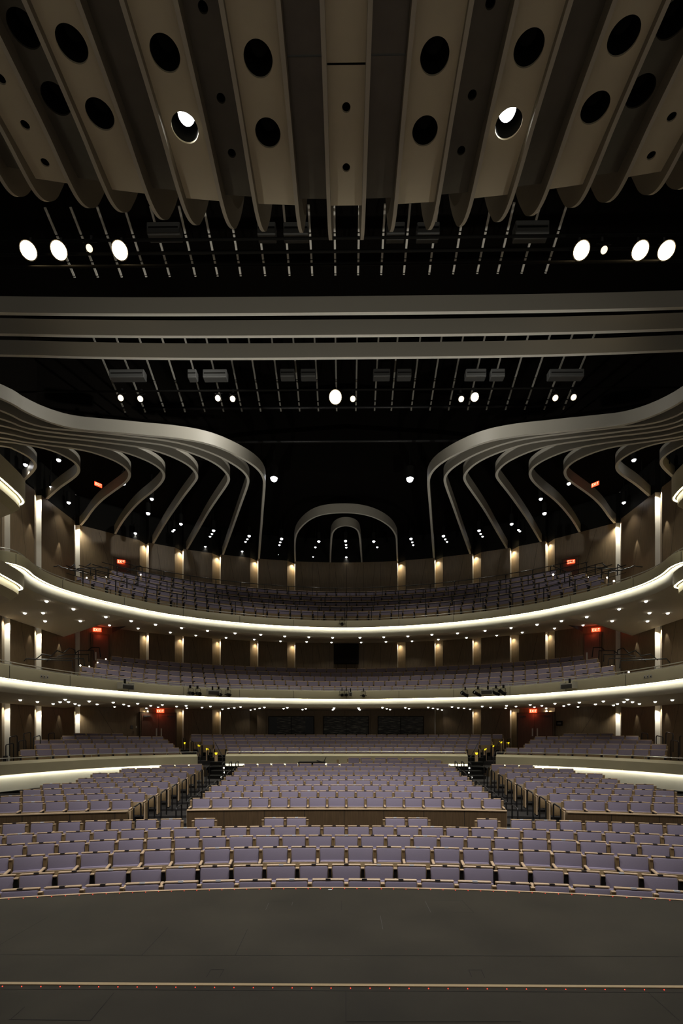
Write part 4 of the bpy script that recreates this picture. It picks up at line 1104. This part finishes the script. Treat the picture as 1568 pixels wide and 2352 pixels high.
# bright aisle lamps on balcony steps
BL = [(184.5, 1528.5, 20.6, .035, 'first step lamp from the left end of the lower balcony'), (205, 1531, 21.2, .03, 'step lamp below the left end seat of the lower balcony'), (224, 1522, 22, .03, 'middle step lamp beside the left end seats of the lower balcony'), (243, 1514, 22.8, .03, 'top step lamp beside the left end seats of the lower balcony'),
      (1405, 1530, 21, .035, 'step lamp at the right end seats of the lower balcony'), (1443.5, 1544, 19.5, .04, 'step lamp at the far right of the lower balcony')]
for sg in (0, 1):
    for k, (px, py) in enumerate(((183.5, 1334.5), (199, 1327), (243.5, 1326), (323, 1320))):
        BL.append((px if not sg else 1593-px, py, 21+.6*k, .045 if sg else .035, f'{NUM[k+1]} step lamp at the {"right" if sg else "left"} end of the upper balcony'))
for px, py, d, r, lab in BL:
    mb = MB(); mb.lathe([(r, 0), (r*.7, -.015)], DOTM, Matrix.Rotation(PI/2, 4, 'X'), 12); mb.box(-.03, .03, 0, .04, -.25, .02, CAPW)
    tag(mb.build('step_lamp', None, at_y(px, py, d)), lab, 'step lamp', 'bright step lamps')

# ------------------------------------------------------------------ sound desk behind the centre block
p = at_y(684, 1751, 21.35); w = at_y(746, 1751, 21.35).x - p.x
t = empty('sound_desk', (p.x, 21.35, -2.14)); tag(t, 'long narrow black sound desk standing behind the last seats left of the middle', 'desk'); h = p.z+2.14
mb = MB(); mb.box(0, w, 0, .7, h-.04, h, BLACK); mb.build('tabletop', t)
for x in (.05, w*.52): mb = MB(); mb.box(x-.04, x+.04, .02, .62, 0, h-.04, BLACK); mb.build('leg', t)
t = empty('laptop', (p.x+w*.86, 21.5, p.z)); tag(t, 'dark open laptop on the right end of the black sound desk', 'laptop')
mb = MB(); mb.box(-.22, .1, 0, .25, 0, .02, BLACK, Matrix.Rotation(.25, 4, 'Y')); mb.build('keyboard_base', t)
mb = MB(); mb.box(-.012, .012, 0, .3, 0, .24, BLACK, Matrix.Translation((.1, 0, .0)) @ Matrix.Rotation(.45, 4, 'Y')); mb.build('screen', t)
p = at_y(776, 1755, 21.5)
mb = MB(); mb.box(-.06, .04, 0, .04, .05, .20, OAK); mb.tube([(0, .02, -.7), (0, .02, .06)], .012, BLACK, 6); mb.box(-.02, .1, -.04, .1, .0, .03, OAK)
tag(mb.build('music_stand', None, p), 'small wooden stand behind the last seats, right of the laptop', 'stand')

# ------------------------------------------------------------------ lamps that light the hall
# grazing lamps at the head of every wall slot, on three storeys
slot_pts = []
for pl in (lw, saw(back_st)):
    for i, (q, k) in enumerate(pl):
        if k == 'reveal' and q.y > 17: slot_pts.append((q, pl[i-1][0], pl[i+1][0]))
LV = ((1.12, 18, 'g'), (0, 30, 'm'), (10.95, 60, 'u'))
for q, prev, nxt in slot_pts:
    for sg in (-1, 1):
        inward = (Vector((0, 14)) - q).normalized(); t1 = (prev - q).normalized()
        pos = q + inward*(.17 if q.y > 26 else .2) + t1*(.09 if q.y > 26 else .12)
        for z, pw, lv in LV:
            back = q.y > 27
            if lv == 'g' and back and abs(q.x) < 5.8: continue
            if lv == 'm' and 25 < q.y < 26.2: continue
            if lv == 'm': z = 5.69 if back else 4.72
            if lv == 'g': z = 1.31 if back else 1.12
            pw *= 1.8 if back else 5
            o = spot('slot_lamp', (pos.x*(-sg), pos.y, z-.02), ((pos.x + t1.x*.02)*(-sg), pos.y, z-4), pw, (1, .86, .62) if back else (1, .95, .82), 120, 1.0, .02)
for sg in (-1, 1):
    for yy in (21.6, 23.8):
        for z, pw in ((1.08, 14), (4.62, 20), (9.6, 30)):
            spot('wall_lamp', (sg*(XW-.12), yy, z), (sg*XW, yy-.1, z-3), pw, (1, .95, .84), 45, .6, .02)
# house lamps in the canopy and over the seats, plus added fill
for sg in (-1, 1):
    spot('canopy_and_fill_lamp', (sg*2.95, 8.6, 10.9), (sg*2.4, 10.4, -3), 2000, (1, .98, .98), 85, .7, .12)
    spot('canopy_and_fill_lamp', (sg*1.47, 5.6, 10.9), (sg*3.0, 11.3, -3), 1300, (1, .97, .96), 80, .7, .15)  # unseen fill added to brighten the seat fronts
    spot('canopy_and_fill_lamp', (sg*4.45, 5.6, 10.9), (sg*5.5, 14.5, -3), 520, (1, .96, .93), 75, .7, .15)  # second unseen fill, added for the outer seats
    spot('house_lamp', (sg*3.0, 19.5, 11.4), (sg*3.4, 19.0, -3), 260, (1, .96, .90), 95, .8, .15)
    spot('house_lamp', (sg*9.5, 17.0, 11.5), (sg*9.5, 16.5, -3), 60, (1, .96, .90), 90, .8, .15)
    spot('ribbon_fill', (sg*2.2, 14.9, 12.6), (sg*8.0, 18.2, 11.75), 1500 if sg < 0 else 650, (1, .97, .90), 88, 1.0, .12)  # added fill to brighten the ribbon faces, stronger on the left
    spot('bounce_fill', (sg*9.0, 7.0, -2.6), (sg*.5, 18.5, 12), 1900, (1, .96, .86), 56, .9, .12)  # unseen uplight added in place of bounce, for ribbon and band undersides
spot('house_lamp', (0, 15, 12.6), (0, 14.6, -3), 350, (1, .95, .9), 90, .8, .15)

W = bpy.data.worlds.new('world'); S.world = W; W.use_nodes = True
W.node_tree.nodes['Background'].inputs['Color'].default_value = (1, .93, .80, 1)
W.node_tree.nodes['Background'].inputs['Strength'].default_value = .09

# ------------------------------------------------------------------ camera and lift
cam = bpy.data.cameras.new('camera'); co = bpy.data.objects.new('camera', cam); COL.objects.link(co)
cam.sensor_fit = 'VERTICAL'; cam.sensor_height = 36; cam.lens = F/2352*36
cam.shift_y = (HZ-1176)/2352; cam.clip_start = .05; cam.clip_end = 200
co.location = (0, 0, 0); co.rotation_euler = (PI/2, 0, YAW); S.camera = co
for o in list(COL.objects):
    if o.parent is None: o.location.z += ZC
S.view_settings.view_transform = 'Standard'; S.view_settings.look = 'None'; S.view_settings.gamma = 1
S.view_settings.use_curve_mapping = False; S.view_settings.exposure = 0
